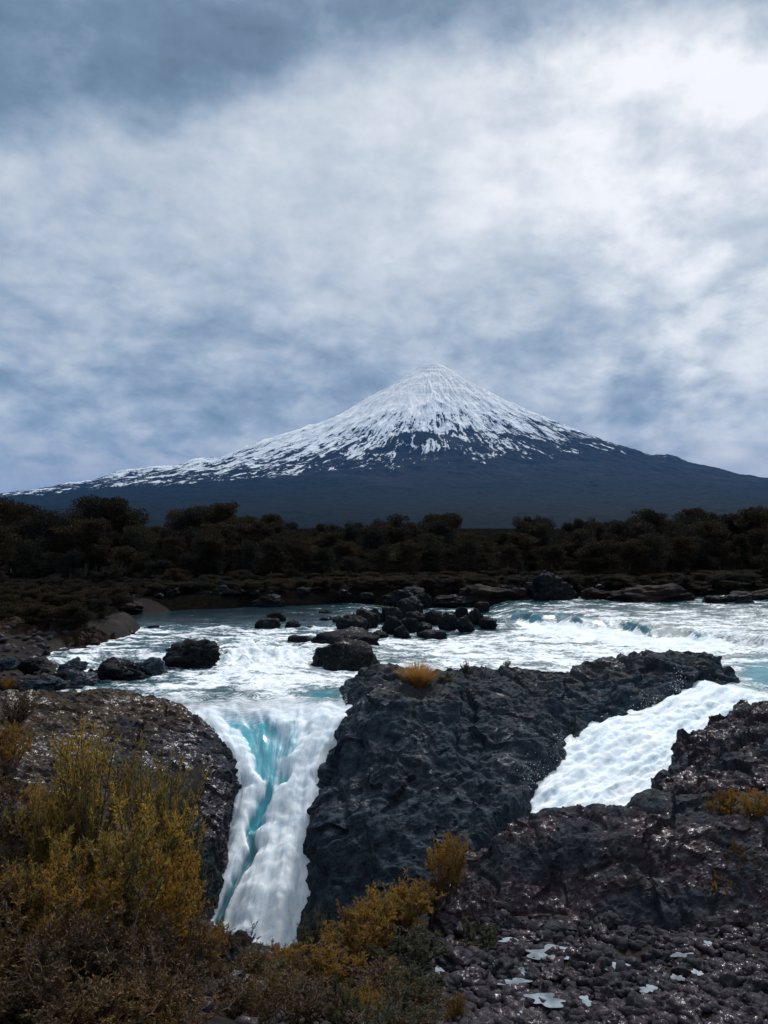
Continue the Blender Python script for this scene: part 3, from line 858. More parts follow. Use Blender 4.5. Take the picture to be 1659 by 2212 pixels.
G_MID = 'boulders in the middle of the river'
SMALL = 'dark wet boulder in the heap of boulders in mid-river'
mid = [(138, 268, 118, 64, 'rounded boulder behind the leftmost boulders of the mid-river row'), (82, 314, 160, 66, 'leftmost broad low boulder of the mid-river row'),
       (247, 306, 98, 56, 'small humped boulder right of the leftmost pair in mid-river'), (312, 232, 66, 26, ''), (331, 261, 64, 24, ''), (466, 211, 90, 34, 'lone low boulder upstream between the two boulder groups'),
       (555, 197, 32, 12, ''), (641, 193, 44, 18, ''), (360, 306, 52, 24, ''), (295, 424, 162, 64, 'squat boulder in the foam above the tall waterfall'),
       (575, 438, 440, 100, 'long flat dark boulder lying in front of the mid-river heap'), (580, 568, 430, 138, 'wave-washed long boulder just upstream of the orange grass tuft'),
       (472, 262, 98, 36, ''), (556, 274, 88, 48, ''), (705, 302, 210, 108, 'big broad boulder on the left of the mid-river heap'), (795, 258, 110, 76, ''),
       (640, 342, 205, 104, 'domed boulder at the front left of the mid-river heap'), (900, 258, 132, 84, ''), (1012, 228, 180, 115, 'tallest peaked boulder topping the mid-river heap'),
       (1060, 252, 145, 54, ''), (900, 324, 128, 88, ''), (1010, 307, 124, 64, ''), (970, 357, 104, 68, ''), (815, 364, 115, 44, ''), (1115, 342, 104, 68, ''), (1170, 364, 185, 42, ''),
       (1185, 267, 120, 78, ''), (1270, 294, 114, 80, ''), (1278, 232, 88, 38, ''), (1358, 240, 88, 70, 'egg-shaped boulder standing near the right end of the heap'), (1385, 305, 114, 76, ''),
       (1455, 264, 104, 80, ''), (1535, 287, 114, 52, 'low boulder at the right-hand end of the mid-river heap'), (1494, 182, 94, 50, 'lone rounded boulder upstream right of the mid-river heap'), (1140, 206, 42, 18, ''), (38, 341, 78, 28, '')]
for k, (cx, cy, wd, hh, lab) in enumerate(mid):
    boulder('boulder', 548.6 + cx * 0.3307, 1261.8 + cy * 0.3307, wd * 0.3307 * 1.12, hh * 0.3307 * 1.3, k, lab or SMALL, group=G_MID, zlev=0.18 if cy < 330 else 0.02)

LB = [boulder_mesh(30 + q, 5, 2.0, M['basalt' if q % 2 else 'boulder']) for q in range(6)]
left = [(1060, 795, 370, 232, 'double-humped wet rock at the foot of the little left cascade', 0), (1355, 745, 270, 186, 'triangular wet rock right of the little left cascade', 0),
        (1737, 655, 640, 275, 'large smooth dark rock parting the water at the left', 0.1), (640, 866, 340, 215, 'dark rock at the water edge left of the double-humped rock', 0), (860, 803, 165, 142, 'small wet rock wedged between two shore rocks at the left', 0),
        (385, 890, 285, 150, 'pale grey streaked rock at the left shore', 0.4), (250, 690, 215, 130, 'round brown boulder below the mound at the left', 0.8), (25, 660, 170, 100, 'boulder cut by the left edge of the view', 1.0),
        (530, 775, 125, 80, 'light-topped stone behind the pale streaked rock', 0.5), (640, 700, 210, 140, 'rock with a pale rim at the foot of the brown mound', 0.5),
        (1130, 378, 235, 74, 'flat dark rock shelf at the tip of the brown mound', 0.3), (1215, 302, 115, 40, 'small dark rock in calm water near the far left shore', 0.3), (1415, 304, 150, 42, 'low dark rock in calm water right of its twin', 0.3), (1590, 292, 90, 22, 'thin sliver of rock in the calm water at the left', 0.3)]
for k, (cx, cy, wd, hh, lab, zl) in enumerate(left):
    g_ = 1.0 if k in (2, 10, 11, 12, 13) else 1.35
    boulder('boulder', cx * 0.2315, 1289.2 + cy * 0.2315, wd * 0.2315 * g_, hh * 0.2315 * (0.85 if g_ == 1.0 else 0.85), k + 3, lab, cat='rock', zlev=zl, mesh=LB[k % 6])

farm = [boulder_mesh(40 + s, 5, 2.0, M['mound' if s % 2 else 'boulder']) for s in range(4)]
far_rocks = [(1080, 1308, 190, 46, 1, 'reddish brown low rock on the far bank behind the boulder heap'), (1195, 1307, 135, 74, 0, 'tall dark rock block on the far bank'),
             (1307, 1305, 105, 36, 1, 'low brown rock between two larger rocks on the far bank'), (1427, 1311, 215, 48, 3, 'long brown rock ridge on the right of the far bank'),
             (1585, 1313, 125, 28, 2, 'dark flat rock jutting into the river at the far right'), (880, 1311, 120, 44, 0, 'dark hump on the far bank behind the peaked boulder'),
             (1640, 1306, 130, 32, 1, 'low rock on the far bank at the right edge'), (215, 1332, 190, 42, 3, 'brown rounded rock on the far bank at the left'), (578, 1315, 80, 32, 0, 'small dark rock on the far bank left of centre'),
             (980, 1309, 110, 22, 2, 'low dark ledge on the far bank above the boulder heap')]
for u, vb, wd, hh, k, lab in far_rocks:
    boulder('rock', u, vb, wd, hh, k, lab, cat='rock', mesh=farm[k], zlev=0.3, sink=0.3, deep=0.5)

pr = link('boulder', boulder_mesh(61, 5, 1.6, M['cobble'])); _p = D(520, 2095, 11.7)
pr.location = (_p.x, _p.y, _p.z - 0.75); pr.scale = (1.25, 1.0, 1.15); tag(pr, 'pitted purplish boulder at the brink below the tall waterfall', 'boulder')

# ------------------------------------------------------------------ rubble at the lower right
CM = [boulder_mesh(80 + s, 4, 2.0, M['cobble']) for s in range(8)]
rub = []
tries = 0
while len(rub) < 300 and tries < 9000:
    tries += 1
    u = random.uniform(930, 1720); v = random.uniform(1985, 2235)
    if u < 1050 and v < 2010:
        continue
    Y = 10.0 + (2212 - v) * 0.0172
    p = D(u, v, Y)
    size = random.choice((0.12, 0.16, 0.2, 0.26, 0.34, 0.42)) * random.uniform(0.8, 1.25)
    if any((p.x - q[0]) ** 2 + (p.y - q[1]) ** 2 < (0.34 * (size + q[2])) ** 2 for q in rub):
        continue
    rub.append((p.x, p.y, size))
gz = ground_z(np.array([q[0] for q in rub]), np.array([q[1] for q in rub]))
for k, (x, y, s_) in enumerate(rub):
    o = link('cobble', CM[k % 8]); o.location = (x, y, gz[k] - 0.22 * s_)
    o.scale = (s_ * random.uniform(0.9, 1.5), s_ * random.uniform(0.8, 1.2), s_ * random.uniform(0.55, 0.9))
    o.rotation_euler = (random.uniform(-0.3, 0.3), random.uniform(-0.3, 0.3), random.uniform(0, 6.28))
    tag(o, 'dark purplish lava cobble lying among the rubble at the lower right', 'cobble', 'lava cobbles in the lower right rubble')

bm = bmesh.new(); bmesh.ops.create_icosphere(bm, subdivisions=1, radius=0.5)
_sb = np.array([v.co for v in bm.verts]); _sf = np.array([[v.index for v in f.verts] for f in bm.faces]); bm.free()
_rg = np.random.default_rng(21); sv_, sf_ = [], []
for k in range(3200):
    if k < 1500:
        u = _rg.uniform(915, 1760); v = _rg.uniform(1975, 2240); p = D(u, v, 10.0 + (2212 - v) * 0.0172)
    elif k < 2200:
        yy = _rg.uniform(7.5, 13.0); p = Vector(((_rg.uniform(380, 960) - 829.5) / F * yy, yy, 0))
    else:
        yy = _rg.uniform(12, 40); p = Vector(((_rg.uniform(-120, 260) - 829.5) / F * yy, yy, 0))
    z = float(ground_z([p.x], [p.y])[0]); sz = _rg.uniform(0.07, 0.24) * (1.0 if k < 2200 else 2.0)
    q = _sb * (1 + 0.45 * np.maximum(-0.6, np.sin(_sb @ _rg.normal(size=3) * 5 + k))[:, None] * 0.5) * sz * np.array([_rg.uniform(0.9, 1.7), _rg.uniform(0.8, 1.2), _rg.uniform(0.5, 0.9)])
    a = _rg.uniform(0, 6.28); tl = _rg.uniform(-0.5, 0.5); ca, sa = math.cos(a), math.sin(a)
    q = np.stack([q[:, 0] * ca - q[:, 1] * sa, q[:, 0] * sa + q[:, 1] * ca, q[:, 2] + tl * q[:, 0]], 1)
    sv_.append(q + np.array([p.x, p.y, z + 0.02])); sf_.append(_sf + k * len(_sb))
tag(link('gravel', mesh_np('gravel', np.concatenate(sv_), np.concatenate(sf_)), M['cobble']), 'small broken lava stones covering the near ground and the left bank', 'gravel', kind='stuff')

# standing water between the cobbles
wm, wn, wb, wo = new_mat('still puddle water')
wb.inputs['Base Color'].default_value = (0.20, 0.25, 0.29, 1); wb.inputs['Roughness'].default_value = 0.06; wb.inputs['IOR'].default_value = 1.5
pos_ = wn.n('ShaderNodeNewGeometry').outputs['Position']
wn.put(wb.inputs['Base Color'], wn.mix(wn.ss(wn.noise(pos_, 2.2, 4, 0.6), 0.38, 0.62), (0.09, 0.11, 0.13), (0.27, 0.32, 0.36)))  # pale tones put the bright sky reflection into the base colour
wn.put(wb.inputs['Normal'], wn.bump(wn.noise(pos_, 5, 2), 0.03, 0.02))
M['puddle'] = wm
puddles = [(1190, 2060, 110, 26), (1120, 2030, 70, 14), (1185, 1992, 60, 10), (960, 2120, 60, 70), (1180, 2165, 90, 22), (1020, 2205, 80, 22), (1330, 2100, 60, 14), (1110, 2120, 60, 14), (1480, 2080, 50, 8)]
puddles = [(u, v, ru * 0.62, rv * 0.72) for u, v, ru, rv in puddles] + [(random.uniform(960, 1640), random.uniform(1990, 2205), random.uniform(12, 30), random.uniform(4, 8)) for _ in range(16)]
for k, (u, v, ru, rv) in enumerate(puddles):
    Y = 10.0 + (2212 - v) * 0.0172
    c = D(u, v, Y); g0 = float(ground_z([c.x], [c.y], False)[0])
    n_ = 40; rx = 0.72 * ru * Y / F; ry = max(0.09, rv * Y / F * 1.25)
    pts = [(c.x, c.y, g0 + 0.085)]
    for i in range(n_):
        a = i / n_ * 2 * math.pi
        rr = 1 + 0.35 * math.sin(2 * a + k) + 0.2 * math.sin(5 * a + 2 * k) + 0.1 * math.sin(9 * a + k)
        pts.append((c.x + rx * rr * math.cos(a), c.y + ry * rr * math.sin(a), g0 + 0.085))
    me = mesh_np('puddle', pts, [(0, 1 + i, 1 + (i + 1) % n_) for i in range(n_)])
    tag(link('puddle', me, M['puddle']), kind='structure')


# ------------------------------------------------------------------ plants
def tubes(paths, sides=4):
    vs_, fs = [], []
    n0 = 0
    for pts, r0, r1 in paths:
        m_ = len(pts)
        for i, p in enumerate(pts):
            d = (pts[min(i + 1, m_ - 1)] - pts[max(i - 1, 0)])
            d = d / (np.linalg.norm(d) + 1e-9)
            a = np.cross(d, (0.3, 0.9, 0.2)); a /= np.linalg.norm(a) + 1e-9; b = np.cross(d, a)
            r_ = r0 + (r1 - r0) * i / (m_ - 1)
            for s in range(sides):
                t_ = s / sides * 6.2832
                vs_.append(p + r_ * (math.cos(t_) * a + math.sin(t_) * b))
        for i in range(m_ - 1):
            for s in range(sides):
                q = n0 + i * sides + s; q2 = n0 + i * sides + (s + 1) % sides
                fs.append((q, q2, q2 + sides, q + sides))
        n0 += m_ * sides
    return np.array(vs_), np.array(fs)


def leaves(pos, dirs, ln, wd, rg):
    n_ = len(pos)
    d = dirs / (np.linalg.norm(dirs, axis=1)[:, None] + 1e-9)
    a = np.cross(d, rg.normal(size=(n_, 3))); a /= np.linalg.norm(a, axis=1)[:, None] + 1e-9
    L = ln * rg.uniform(0.6, 1.3, n_)[:, None]; Wd = wd * rg.uniform(0.6, 1.3, n_)[:, None]
    v = np.stack([pos, pos + d * L * 0.5 + a * Wd * 0.5, pos + d * L, pos + d * L * 0.5 - a * Wd * 0.5], 1).reshape(-1, 3)
    return v, np.arange(n_ * 4).reshape(-1, 4)


def grow(rg, p0, d0, length, seg, wander, up):
    pts = [p0]; d = d0 / np.linalg.norm(d0)
    for _ in range(seg):
        d = d + rg.normal(size=3) * wander + np.array([0, 0, up]); d /= np.linalg.norm(d)
        pts.append(pts[-1] + d * length / seg)
    return pts


def shrub_mesh(seed, nstem=16, spread=0.55, leaf_n=15000, ln=0.035, wd=0.014, up=0.10, bare=0.25, shape=1.0):
    """unit-height shrub: stems fan from the base, side twigs, small leaves along the twigs"""
    rg = np.random.default_rng(seed)
    paths, tw = [], []
    for i in range(nstem):
        a = rg.uniform(0, 6.28); t_ = spread * math.sqrt(rg.uniform(0, 1))
        d = np.array([math.cos(a) * t_, math.sin(a) * t_, 1.0])
        L = rg.uniform(0.65, 1.0) * (1 - 0.25 * t_ * shape)
        st = grow(rg, np.array([math.cos(a), math.sin(a), 0]) * 0.06 * rg.uniform(0, 1), d, L, 8, 0.10, up * 0.4)
        paths.append((st, 0.014, 0.004))
        for j in range(8):
            f_ = rg.uniform(bare, 1.0); k = min(int(f_ * 8), 7)
            p = st[k] + (st[k + 1] - st[k]) * (f_ * 8 - k)
            dd = (st[k + 1] - st[k]); dd = dd / np.linalg.norm(dd) + rg.normal(size=3) * 0.55
            br = grow(rg, p, dd, L * rg.uniform(0.16, 0.36), 5, 0.14, up)
            paths.append((br, 0.005, 0.002)); tw.append(br)
            for _ in range(3):
                q = br[rg.integers(1, 5)]
                t2 = grow(rg, q, (br[-1] - br[0]) / 0.3 + rg.normal(size=3) * 0.5, L * rg.uniform(0.07, 0.16), 3, 0.15, up)
                paths.append((t2, 0.003, 0.0012)); tw.append(t2)
    sv, sf = tubes(paths, 3)
    segs = [(t_[i], t_[i + 1]) for t_ in tw for i in range(len(t_) - 1)]
    A = np.array([s[0] for s in segs]); B = np.array([s[1] for s in segs])
    ix = rg.integers(0, len(A), leaf_n); f_ = rg.uniform(0, 1, leaf_n)[:, None]
    pos = A[ix] * (1 - f_) + B[ix] * f_
    d = (B[ix] - A[ix]); d = d / (np.linalg.norm(d, axis=1)[:, None] + 1e-9) + rg.normal(size=(leaf_n, 3)) * 0.6
    lv, lf = leaves(pos, d, ln, wd, rg)
    return (mesh_np('stems', sv, sf), mesh_np('foliage', lv, lf, False))


def plant(name, stems, fol, loc, h, wd, label, cat, group=None, rot=None, names=('stems', 'foliage')):
    e = bpy.data.objects.new(name, None); COL.objects.link(e)
    e.empty_display_size = 0.2
    e.location = loc; e.scale = (wd, wd, h); e.rotation_euler = (0, 0, random.uniform(0, 6.28) if rot is None else rot)
    tag(e, label, cat, group)
    if stems:
        link(names[0], stems, None, e)
    link(names[1], fol, None, e)
    return e


def variants(n_, mat, seed0, **kw):
    res = []
    for i in range(n_):
        s, f_ = shrub_mesh(seed0 + i, **kw); s.materials.append(M['twig']); f_.materials.append(mat); res.append((s, f_))
    return res


SH = {'olive': variants(2, M['leaf_olive'], 100, leaf_n=15000, ln=0.034, wd=0.007, spread=0.55, up=0.22, nstem=20),
      'gold': variants(2, M['leaf_gold'], 110, leaf_n=16000, ln=0.032, wd=0.0085, spread=0.65, up=0.18, nstem=20),
      'brown': variants(2, M['leaf_brown'], 120, leaf_n=8000, ln=0.034, wd=0.013, spread=0.85, bare=0.1),
      'green': variants(2, M['leaf_green'], 130, leaf_n=12000, ln=0.040, wd=0.015, spread=0.75)}


def shrub_at(kind, u, vtop, Y, hgt, wd, label, cat='shrub', group=None):
    top = D(u, vtop, Y)
    z = float(ground_z([top.x], [Y], False)[0])
    h = hgt if hgt else max(0.4, top.z - z)
    stems, fol = random.choice(SH[kind])
    zz = top.z - h * 0.96
    return plant('shrub', stems, fol, (top.x, Y, min(zz, z + 0.05) if not hgt else zz), h * 1.0 if hgt else (top.z - min(zz, z + 0.05)) / 0.96, wd, label, cat, group)


shr = [  # kind, u, v of the top, distance, height or None (down to the ground), width scale
    ('olive', 190, 1600, 8.6, None, 1.5, 'tall feathery olive shrub, highest of those at the left'), ('olive', 330, 1655, 8.9, None, 1.35, 'feathery olive-gold shrub just right of the highest one at the left'),
    ('olive', 120, 1690, 8.4, None, 0.9, 'olive shrub with grey-green tips left of the highest one'), ('green', 388, 1770, 9.6, None, 0.9, 'grey-green shrub at the brink left of the waterfall'),
    ('olive', 260, 1740, 7.8, None, 1.5, 'bright olive-gold shrub in the middle of the left thicket'), ('gold', 330, 1830, 8.2, None, 1.2, 'golden shrub on the right of the left thicket'),
    ('brown', 40, 1690, 8.5, None, 1.3, 'brown twiggy shrub at the left edge'), ('gold', 150, 1850, 7.2, None, 1.2, 'ochre shrub low in the left thicket'),
    ('gold', 362, 1890, 8.6, None, 0.9, 'golden shrub overhanging the left gorge wall'), ('brown', 80, 1880, 6.6, None, 1.3, 'dark brown bush low at the left edge'),
    ('brown', 240, 1950, 6.6, None, 1.4, 'dark brown bush under the golden shrubs'), ('brown', 330, 1990, 7.3, None, 1.1, 'dark twiggy bush beside the foot of the waterfall'),
    ('brown', 100, 2060, 5.8, None, 1.1, 'brown bush in the lower left corner'), ('brown', 300, 2080, 6.2, None, 1.2, 'brown bush at the bottom left'), ('green', 400, 2050, 8.4, None, 0.7, 'small green bush at the left foot of the waterfall'),
    ('brown', 480, 2110, 8.0, None, 1.0, 'brown bush left of the pitted rock at the bottom'), ('olive', 20, 1870, 7.4, None, 0.9, 'small olive bush at the left edge'), ('brown', 200, 2140, 5.6, None, 0.9, 'low brown bush at the bottom edge'),
    ('green', 560, 2060, 11.2, None, 0.8, 'low green bush along the brink below the waterfall'), ('green', 620, 2070, 11.6, None, 0.7, 'low green bush left of the outcrop foot'), ('brown', 560, 2140, 9.2, None, 1.0, 'brown bush at the bottom left of centre'),
    ('green', 672, 1985, 13.2, 0.9, 0.7, 'rounded green bush against the foot of the outcrop'), ('gold', 770, 1950, 12.6, None, 1.5, 'golden shrub in the middle of the bottom thicket'), ('gold', 860, 1900, 13.4, None, 1.6, 'tallest golden shrub in front of the outcrop'),
    ('olive', 830, 1915, 13.6, None, 1.1, 'olive-tipped shrub behind the tallest golden one'), ('gold', 962, 1800, 14.6, 1.3, 1.0, 'narrow russet-gold shrub climbing the rock edge'), ('brown', 935, 1870, 14.0, 1.0, 0.8, 'russet shrub below the narrow reddish one'),
    ('gold', 720, 2040, 11.4, None, 1.2, 'gold and brown shrub at the bottom centre'), ('green', 880, 2010, 12.2, None, 1.3, 'green shrub beside the wet cobble slope'), ('brown', 640, 2100, 10.2, None, 1.1, 'brown shrub at the bottom centre left'),
    ('brown', 800, 2090, 10.8, None, 1.3, 'dark brown shrub at the bottom centre'), ('green', 900, 2090, 11.0, None, 1.0, 'dark green shrub by the largest puddle'), ('brown', 730, 2150, 9.4, None, 1.1, 'brown shrub cut by the bottom edge'),
    ('brown', 870, 2165, 9.8, None, 0.9, 'russet shrub at the bottom edge near the puddles'), ('gold', 980, 2150, 10.2, 0.45, 0.5, 'small ochre bush between two puddles'), ('green', 1040, 1990, 13.2, 0.6, 0.9, 'low green bush in front of the rock ledge'),
    ('gold', 1560, 1700, 16.0, 0.8, 0.9, 'small gold bush on top of the right rock ledge'), ('gold', 1630, 1705, 15.6, 0.7, 1.0, 'ochre bush on the ledge at the right edge'), ('brown', 1600, 1820, 14.4, 0.9, 0.9, 'brown bush on the face of the right ledge'), ('gold', 1570, 1890, 14.1, 0.7, 0.7, 'ochre bush low on the right ledge'),
    ('gold', 835, 1655, 25.8, 0.7, 0.8, 'tiny gold bush clinging to the face of the outcrop'), ('brown', 30, 1480, 22, 1.3, 1.6, 'brown bush on the bank at the left edge'), ('gold', 20, 1560, 19, 1.3, 1.4, 'ochre bush on the bank at the left edge')]
for a in shr:
    shrub_at(*a)


def scrub(n_, u0, u1, y0, y1, kinds, hs, label, group):
    for k in range(n_):
        Y = random.uniform(y0, y1); x = (random.uniform(u0, u1) - 829.5) / F * Y
        stems, fol = random.choice(SH[random.choice(kinds)])
        plant('shrub', stems, fol, (x, Y, float(ground_z([x], [Y], False)[0]) - 0.05), random.uniform(*hs), random.uniform(*hs) * 1.5, label, 'shrub', group)


scrub(46, 400, 940, 7.6, 12.4, ('brown', 'brown', 'brown', 'green', 'gold'), (0.35, 0.65), 'low scrub bush covering the ground at the bottom centre', 'low scrub at the bottom centre')
scrub(26, -80, 420, 5.6, 9.0, ('brown',), (0.5, 0.9), 'brown scrub bush inside the thicket at the lower left', 'scrub in the lower left thicket')
scrub(26, -100, 170, 11, 30, ('brown', 'gold', 'brown'), (0.5, 0.9), 'brown scrub bush on the left bank behind the thicket', 'scrub on the left bank')
for kind, u, v, Y, h, wd, lab in (('green', 1005, 1430, 32.3, 0.6, 0.5, 'small leafy sprig on the crest of the outcrop right of the grass tuft'), ('green', 1095, 1424, 33.2, 0.4, 0.4, 'tiny sprig on the crest of the outcrop'),
                                  ('brown', 850, 1446, 31.0, 0.45, 1.3, 'russet mossy cushion left of the orange grass tuft'), ('green', 965, 1455, 30.2, 0.4, 1.2, 'grey-green cushion right of the orange grass tuft')):
    shrub_at(kind, u, v, Y, h, wd, lab)


def blades(seed, n_, h, spread, wd):
    rg = np.random.default_rng(seed); vs_, fs = [], []
    for i in range(n_):
        a = rg.uniform(0, 6.28); t_ = spread * rg.uniform(0, 1) ** 0.7
        base = np.array([math.cos(a), math.sin(a), 0]) * 0.22 * rg.uniform(0, 1)
        d = np.array([math.cos(a) * t_, math.sin(a) * t_, 1.0]); d /= np.linalg.norm(d)
        sd = np.array([-math.sin(a), math.cos(a), 0]) * wd
        L = h * rg.uniform(0.5, 1); k = len(vs_)
        m1 = base + d * L * 0.55; tip = base + d * L + np.array([math.cos(a), math.sin(a), -0.6]) * L * 0.18 * t_
        vs_ += [base - sd, base + sd, m1 + sd * 0.8, m1 - sd * 0.8, tip]; fs += [(k, k + 1, k + 2), (k, k + 2, k + 3), (k + 3, k + 2, k + 4)]
    return mesh_np('blades', np.array(vs_), np.array(fs), False)


g0 = D(905, 1500, 29.2)
o = link('grass_tuft', blades(5, 1300, 0.95, 0.9, 0.008), M['straw']); o.location = (g0.x, g0.y, g0.z + 0.22); o.scale = (1.35, 1.35, 1.3)
tag(o, 'bright orange dry grass tuft on top of the outcrop', 'grass tuft')

# ------------------------------------------------------------------ forest on the far bank


def tree_mesh(seed, mat, flat=0.5, nleaf=12000):
    """unit-height southern beech: leaning trunk, limbs, flat leaf tiers"""
    rg = np.random.default_rng(seed)
    trunk = grow(rg, np.zeros(3), np.array([rg.normal() * 0.12, rg.normal() * 0.12, 1]), 0.78, 9, 0.05, 0.03)
    paths = [(trunk, 0.032, 0.010)]
    pads = []
    nl = rg.integers(18, 25)
    for i in range(nl):
        f_ = rg.uniform(0.12, 1.0); k = min(int(f_ * 9), 8); p = trunk[k]
        a = rg.uniform(0, 6.28); L = rg.uniform(0.16, 0.40) * (1.25 - 0.55 * f_)
        br = grow(rg, p, np.array([math.cos(a), math.sin(a), rg.uniform(0.15, 0.7)]), L, 5, 0.12, 0.03)
        paths.append((br, 0.011, 0.004))
        for q in (br[-1], br[3], br[2]):
            pads.append((q + rg.normal(size=3) * 0.03, rg.uniform(0.05, 0.13)))
    for _ in range(5):
        pads.append((trunk[-1] + rg.normal(size=3) * np.array([0.10, 0.10, 0.04]), rg.uniform(0.07, 0.13)))
    tv, tf = tubes(paths, 5)
    wgt = np.array([p[1] ** 1.6 for p in pads]); wgt /= wgt.sum()
    ix = rg.choice(len(pads), nleaf, p=wgt)
    C = np.array([p[0] for p in pads])[ix]; S = np.array([p[1] for p in pads])[ix][:, None]
    q = rg.normal(size=(nleaf, 3)); q /= np.linalg.norm(q, axis=1)[:, None]; q *= rg.uniform(0.2, 1.0, nleaf)[:, None] ** 0.5
    pos = C + q * S * np.array([1.15, 1.15, flat]); pos[:, 2] += 0.03
    pos += 0.25 * S * np.stack([perlin(pos * 22 + 3), perlin(pos * 22 + 30), perlin(pos * 22 + 60)], 1)
    lv, lf = leaves(pos, rg.normal(size=(nleaf, 3)) + np.array([0, 0, 0.3]), 0.027, 0.018, rg)
    zmax = lv[:, 2].max()
    t_ = mesh_np('trunk', tv / zmax, tf); t_.materials.append(M['bark'])
    c_ = mesh_np('crown', lv / zmax, lf, False); c_.materials.append(mat)
    return t_, c_


TR = [tree_mesh(200 + i, M['leaf_tree'] if i % 2 else M['leaf_tree_b'], flat=(0.5, 0.9, 0.7, 1.0)[i % 4]) for i in range(8)]
TRN = ('trunk', 'crown')


def tree_at(u, vtop, Y, label, group, k, wd=1.0):
    top = D(u, vtop, Y); z = float(ground_z([top.x], [Y], False)[0]) - 0.1
    h = max(2.2, top.z - z)
    s_, c_ = TR[k % 8]
    return plant('tree', s_, c_, (top.x, Y, z), h, max(h * 0.95, 3.4) * wd, label, 'tree', group, names=TRN)


sky_pts = np.array([(-300, 1075), (0, 1072), (60, 1078), (110, 1112), (140, 1105), (190, 1072), (250, 1078), (300, 1100), (330, 1118), (400, 1097), (470, 1086), (520, 1108), (600, 1108), (700, 1124), (760, 1116), (850, 1112), (950, 1108),
                    (1060, 1113), (1100, 1126), (1150, 1113), (1250, 1116), (1340, 1108), (1400, 1098), (1500, 1098), (1560, 1108), (1659, 1093), (1950, 1085)], float)
GF = 'trees of the forest on the far bank'
named = [(20, 1070, 78, 'bushy tree at the left end of the forest skyline'), (190, 1066, 80, 'spreading tree breaking the skyline left of the small snowy crater'), (250, 1072, 83, 'dense tree right beside the spreading skyline tree at the left'),
         (90, 1092, 76, 'flat-topped tree in the skyline gap at the far left'), (470, 1080, 88, 'tree with a pointed flat top on the skyline below the left flank'), (410, 1094, 86, 'low rounded tree left of the pointed skyline tree'),
         (1400, 1096, 92, 'rounded tree on the skyline below the right flank'), (1510, 1095, 90, 'broad tree on the skyline towards the right'), (1640, 1090, 88, 'tree on the skyline at the right edge'), (850, 1108, 95, 'rounded tree on the skyline straight below the summit'),
         (955, 1105, 96, 'broad tree on the skyline just right of the summit line')]
for k, (u, v, Y, lab) in enumerate(named):
    tree_at(u, v, Y, lab, GF, k)
kk = 0
spots = []
while len(spots) < 285:
    Y = random.uniform(66.5, 104); u = random.uniform(-210, 1870)
    if u > 700 and Y < 69:
        continue
    if any(abs(u - q[0]) < 17 and abs(Y - q[1]) < 3.2 for q in spots):
        continue
    spots.append((u, Y))
for u, Y in spots:
    base = float(np.interp(u, sky_pts[:, 0], sky_pts[:, 1]))
    drop = float(np.interp(Y, [66, 76, 90, 104], [78, 52, 20, 2])) + random.uniform(-24, 30) * (1.0 if Y < 92 else 0.5)
    lab = 'brown-green tree in the front rows of the far forest' if Y < 76 else 'dark tree in the middle of the far forest' if Y < 94 else 'dark tree in the back row of the far forest'
    tree_at(u, base + drop, Y, lab, GF, kk, random.uniform(0.8, 1.25)); kk += 1
for ps in (-0.5, 0, 1):
    u = -150
    while u < 1830:
        Y = float(np.interp(u, [0, 180, 400, 700, 900, 1659], [55, 57, 59.5, 62.3, 63.6, 66])) + random.uniform(0.2, 1.6) + ps * 3.4
        top = D(u, random.uniform(1255, 1290) - ps * 30, Y); z = float(ground_z([top.x], [Y], False)[0]) - 0.1
        s_, c_ = TR[kk % 8]; kk += 1
        plant('shrub', s_, c_, (top.x, Y, z), max(1.0, top.z - z), random.uniform(1.9, 3.0), 'dark bush at the foot of the far forest along the water', 'shrub', 'bushes along the far bank', names=TRN)
        u += random.uniform(26, 46)

rl = [boulder_mesh(140 + q, 4, 2.0, M['boulder' if q % 3 else 'mound']) for q in range(6)]
u = -140
while u < 1800:
    Y = float(np.interp(u, [0, 180, 400, 700, 900, 1659], [54, 54.5, 57.4, 60.6, 62.2, 64.6])) + random.uniform(-0.6, 1.2)
    x = (u - 829.5) / F * Y; sz = random.uniform(0.5, 1.4)
    o = link('rock', rl[random.randrange(6)]); o.scale = (sz * random.uniform(1.0, 1.8), sz, sz * random.uniform(0.4, 0.7)); o.rotation_euler = (0, 0, random.uniform(0, 6.28))
    o.location = (x, Y, max(0.0, float(ground_z([x], [Y])[0])) - 0.25 * sz)
    tag(o, 'dark rock along the waterline of the far bank', 'rock', 'rocks along the far waterline')
    u += random.uniform(28, 66)
for k in range(90):
    Y = random.uniform(40, 56); x = random.uniform(-34, -15.8) if k % 2 else random.uniform(-22, -14.8)
    if poly_sd(np.array([x]), np.array([Y]), RIVER)[0] > -0.4:
        continue
    z = float(ground_z([x], [Y], False)[0]) - 0.1; s_, c_ = TR[k % 8]; hh = random.uniform(0.8, 1.7)
    plant('shrub', s_, c_, (x, Y, z), hh, hh * random.uniform(1.2, 1.7), 'low dark bush on the left bank beyond the brown mound', 'shrub', 'bushes on the left bank', names=TRN)

# ------------------------------------------------------------------ spray thrown up by the right-hand chute


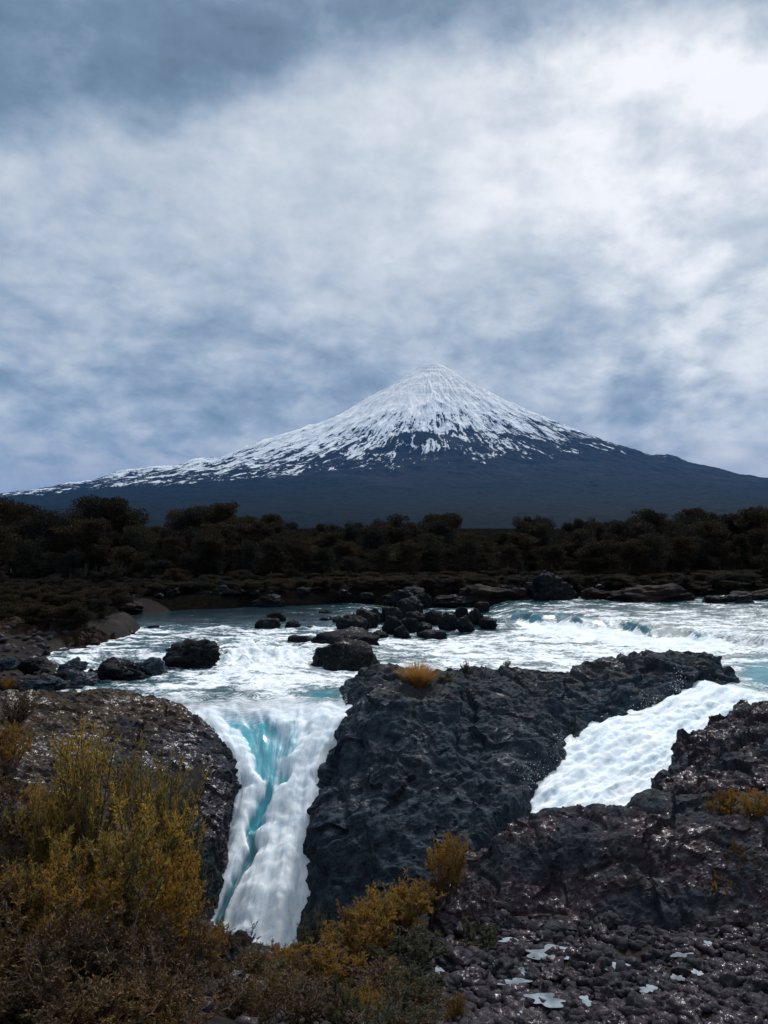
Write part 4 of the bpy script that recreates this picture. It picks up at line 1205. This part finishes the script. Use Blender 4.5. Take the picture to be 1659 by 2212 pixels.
def build_spray():
    rg = np.random.default_rng(9)
    base = np.array([(1, 0, 0), (0, 1, 0), (-1, 0, 0), (0, -1, 0), (0, 0, 1), (0, 0, -1)], float)
    fc = np.array([(0, 1, 4), (1, 2, 4), (2, 3, 4), (3, 0, 4), (1, 0, 5), (2, 1, 5), (3, 2, 5), (0, 3, 5)])
    pts = []
    for (u, v, Y, n_, su, sv) in ((1465, 1490, 30.3, 200, 9, 30), (1420, 1535, 29.6, 320, 26, 20), (1330, 1578, 28.6, 260, 30, 14), (1240, 1605, 27.6, 260, 30, 16), (1155, 1705, 25.0, 320, 22, 34), (1545, 1495, 31.3, 200, 22, 14), (725, 1525, 28.9, 260, 20, 12), (655, 1660, 27.0, 120, 8, 40), (1200, 1655, 26.3, 180, 26, 20)):
        for _ in range(n_):
            pts.append((D(u + rg.normal() * su, v - abs(rg.normal()) * sv + 6, Y + rg.normal() * 0.25), 0.004 + 0.012 * rg.uniform(0, 1) ** 3))
    V = np.concatenate([base * s * rg.uniform(0.7, 1.4, 3) + np.array(p) for p, s in pts])
    Fc = np.concatenate([fc + i * len(base) for i in range(len(pts))])
    m_, n_, b_, o_ = new_mat('spray droplets'); b_.inputs['Base Color'].default_value = (0.85, 0.88, 0.9, 1); b_.inputs['Roughness'].default_value = 0.4
    tag(link('spray', mesh_np('spray', V, Fc), m_), 'white spray drops thrown up along the waterfalls', 'spray', kind='stuff')


build_spray()

# ------------------------------------------------------------------ haze
hz = bpy.data.materials.new('blue haze'); hz.use_nodes = True
hn = NT(hz.node_tree)
ho = hn.n('ShaderNodeOutputMaterial'); hv = hn.n('ShaderNodeVolumePrincipled')
hv.inputs['Color'].default_value = (0.10, 0.38, 0.90, 1); hv.inputs['Density'].default_value = 1.8e-5; hv.inputs['Anisotropy'].default_value = 0.0
hn.t.links.new(hv.outputs[0], ho.inputs['Volume'])
bm = bmesh.new(); bmesh.ops.create_cube(bm, size=1.0)
for v in bm.verts:
    v.co = Vector((v.co.x * 90000, v.co.y * 90000 + 5000, -80 if v.co.z < 0 else 2640))
me = bpy.data.meshes.new('haze'); bm.to_mesh(me); bm.free()
tag(link('haze', me, hz), kind='stuff')
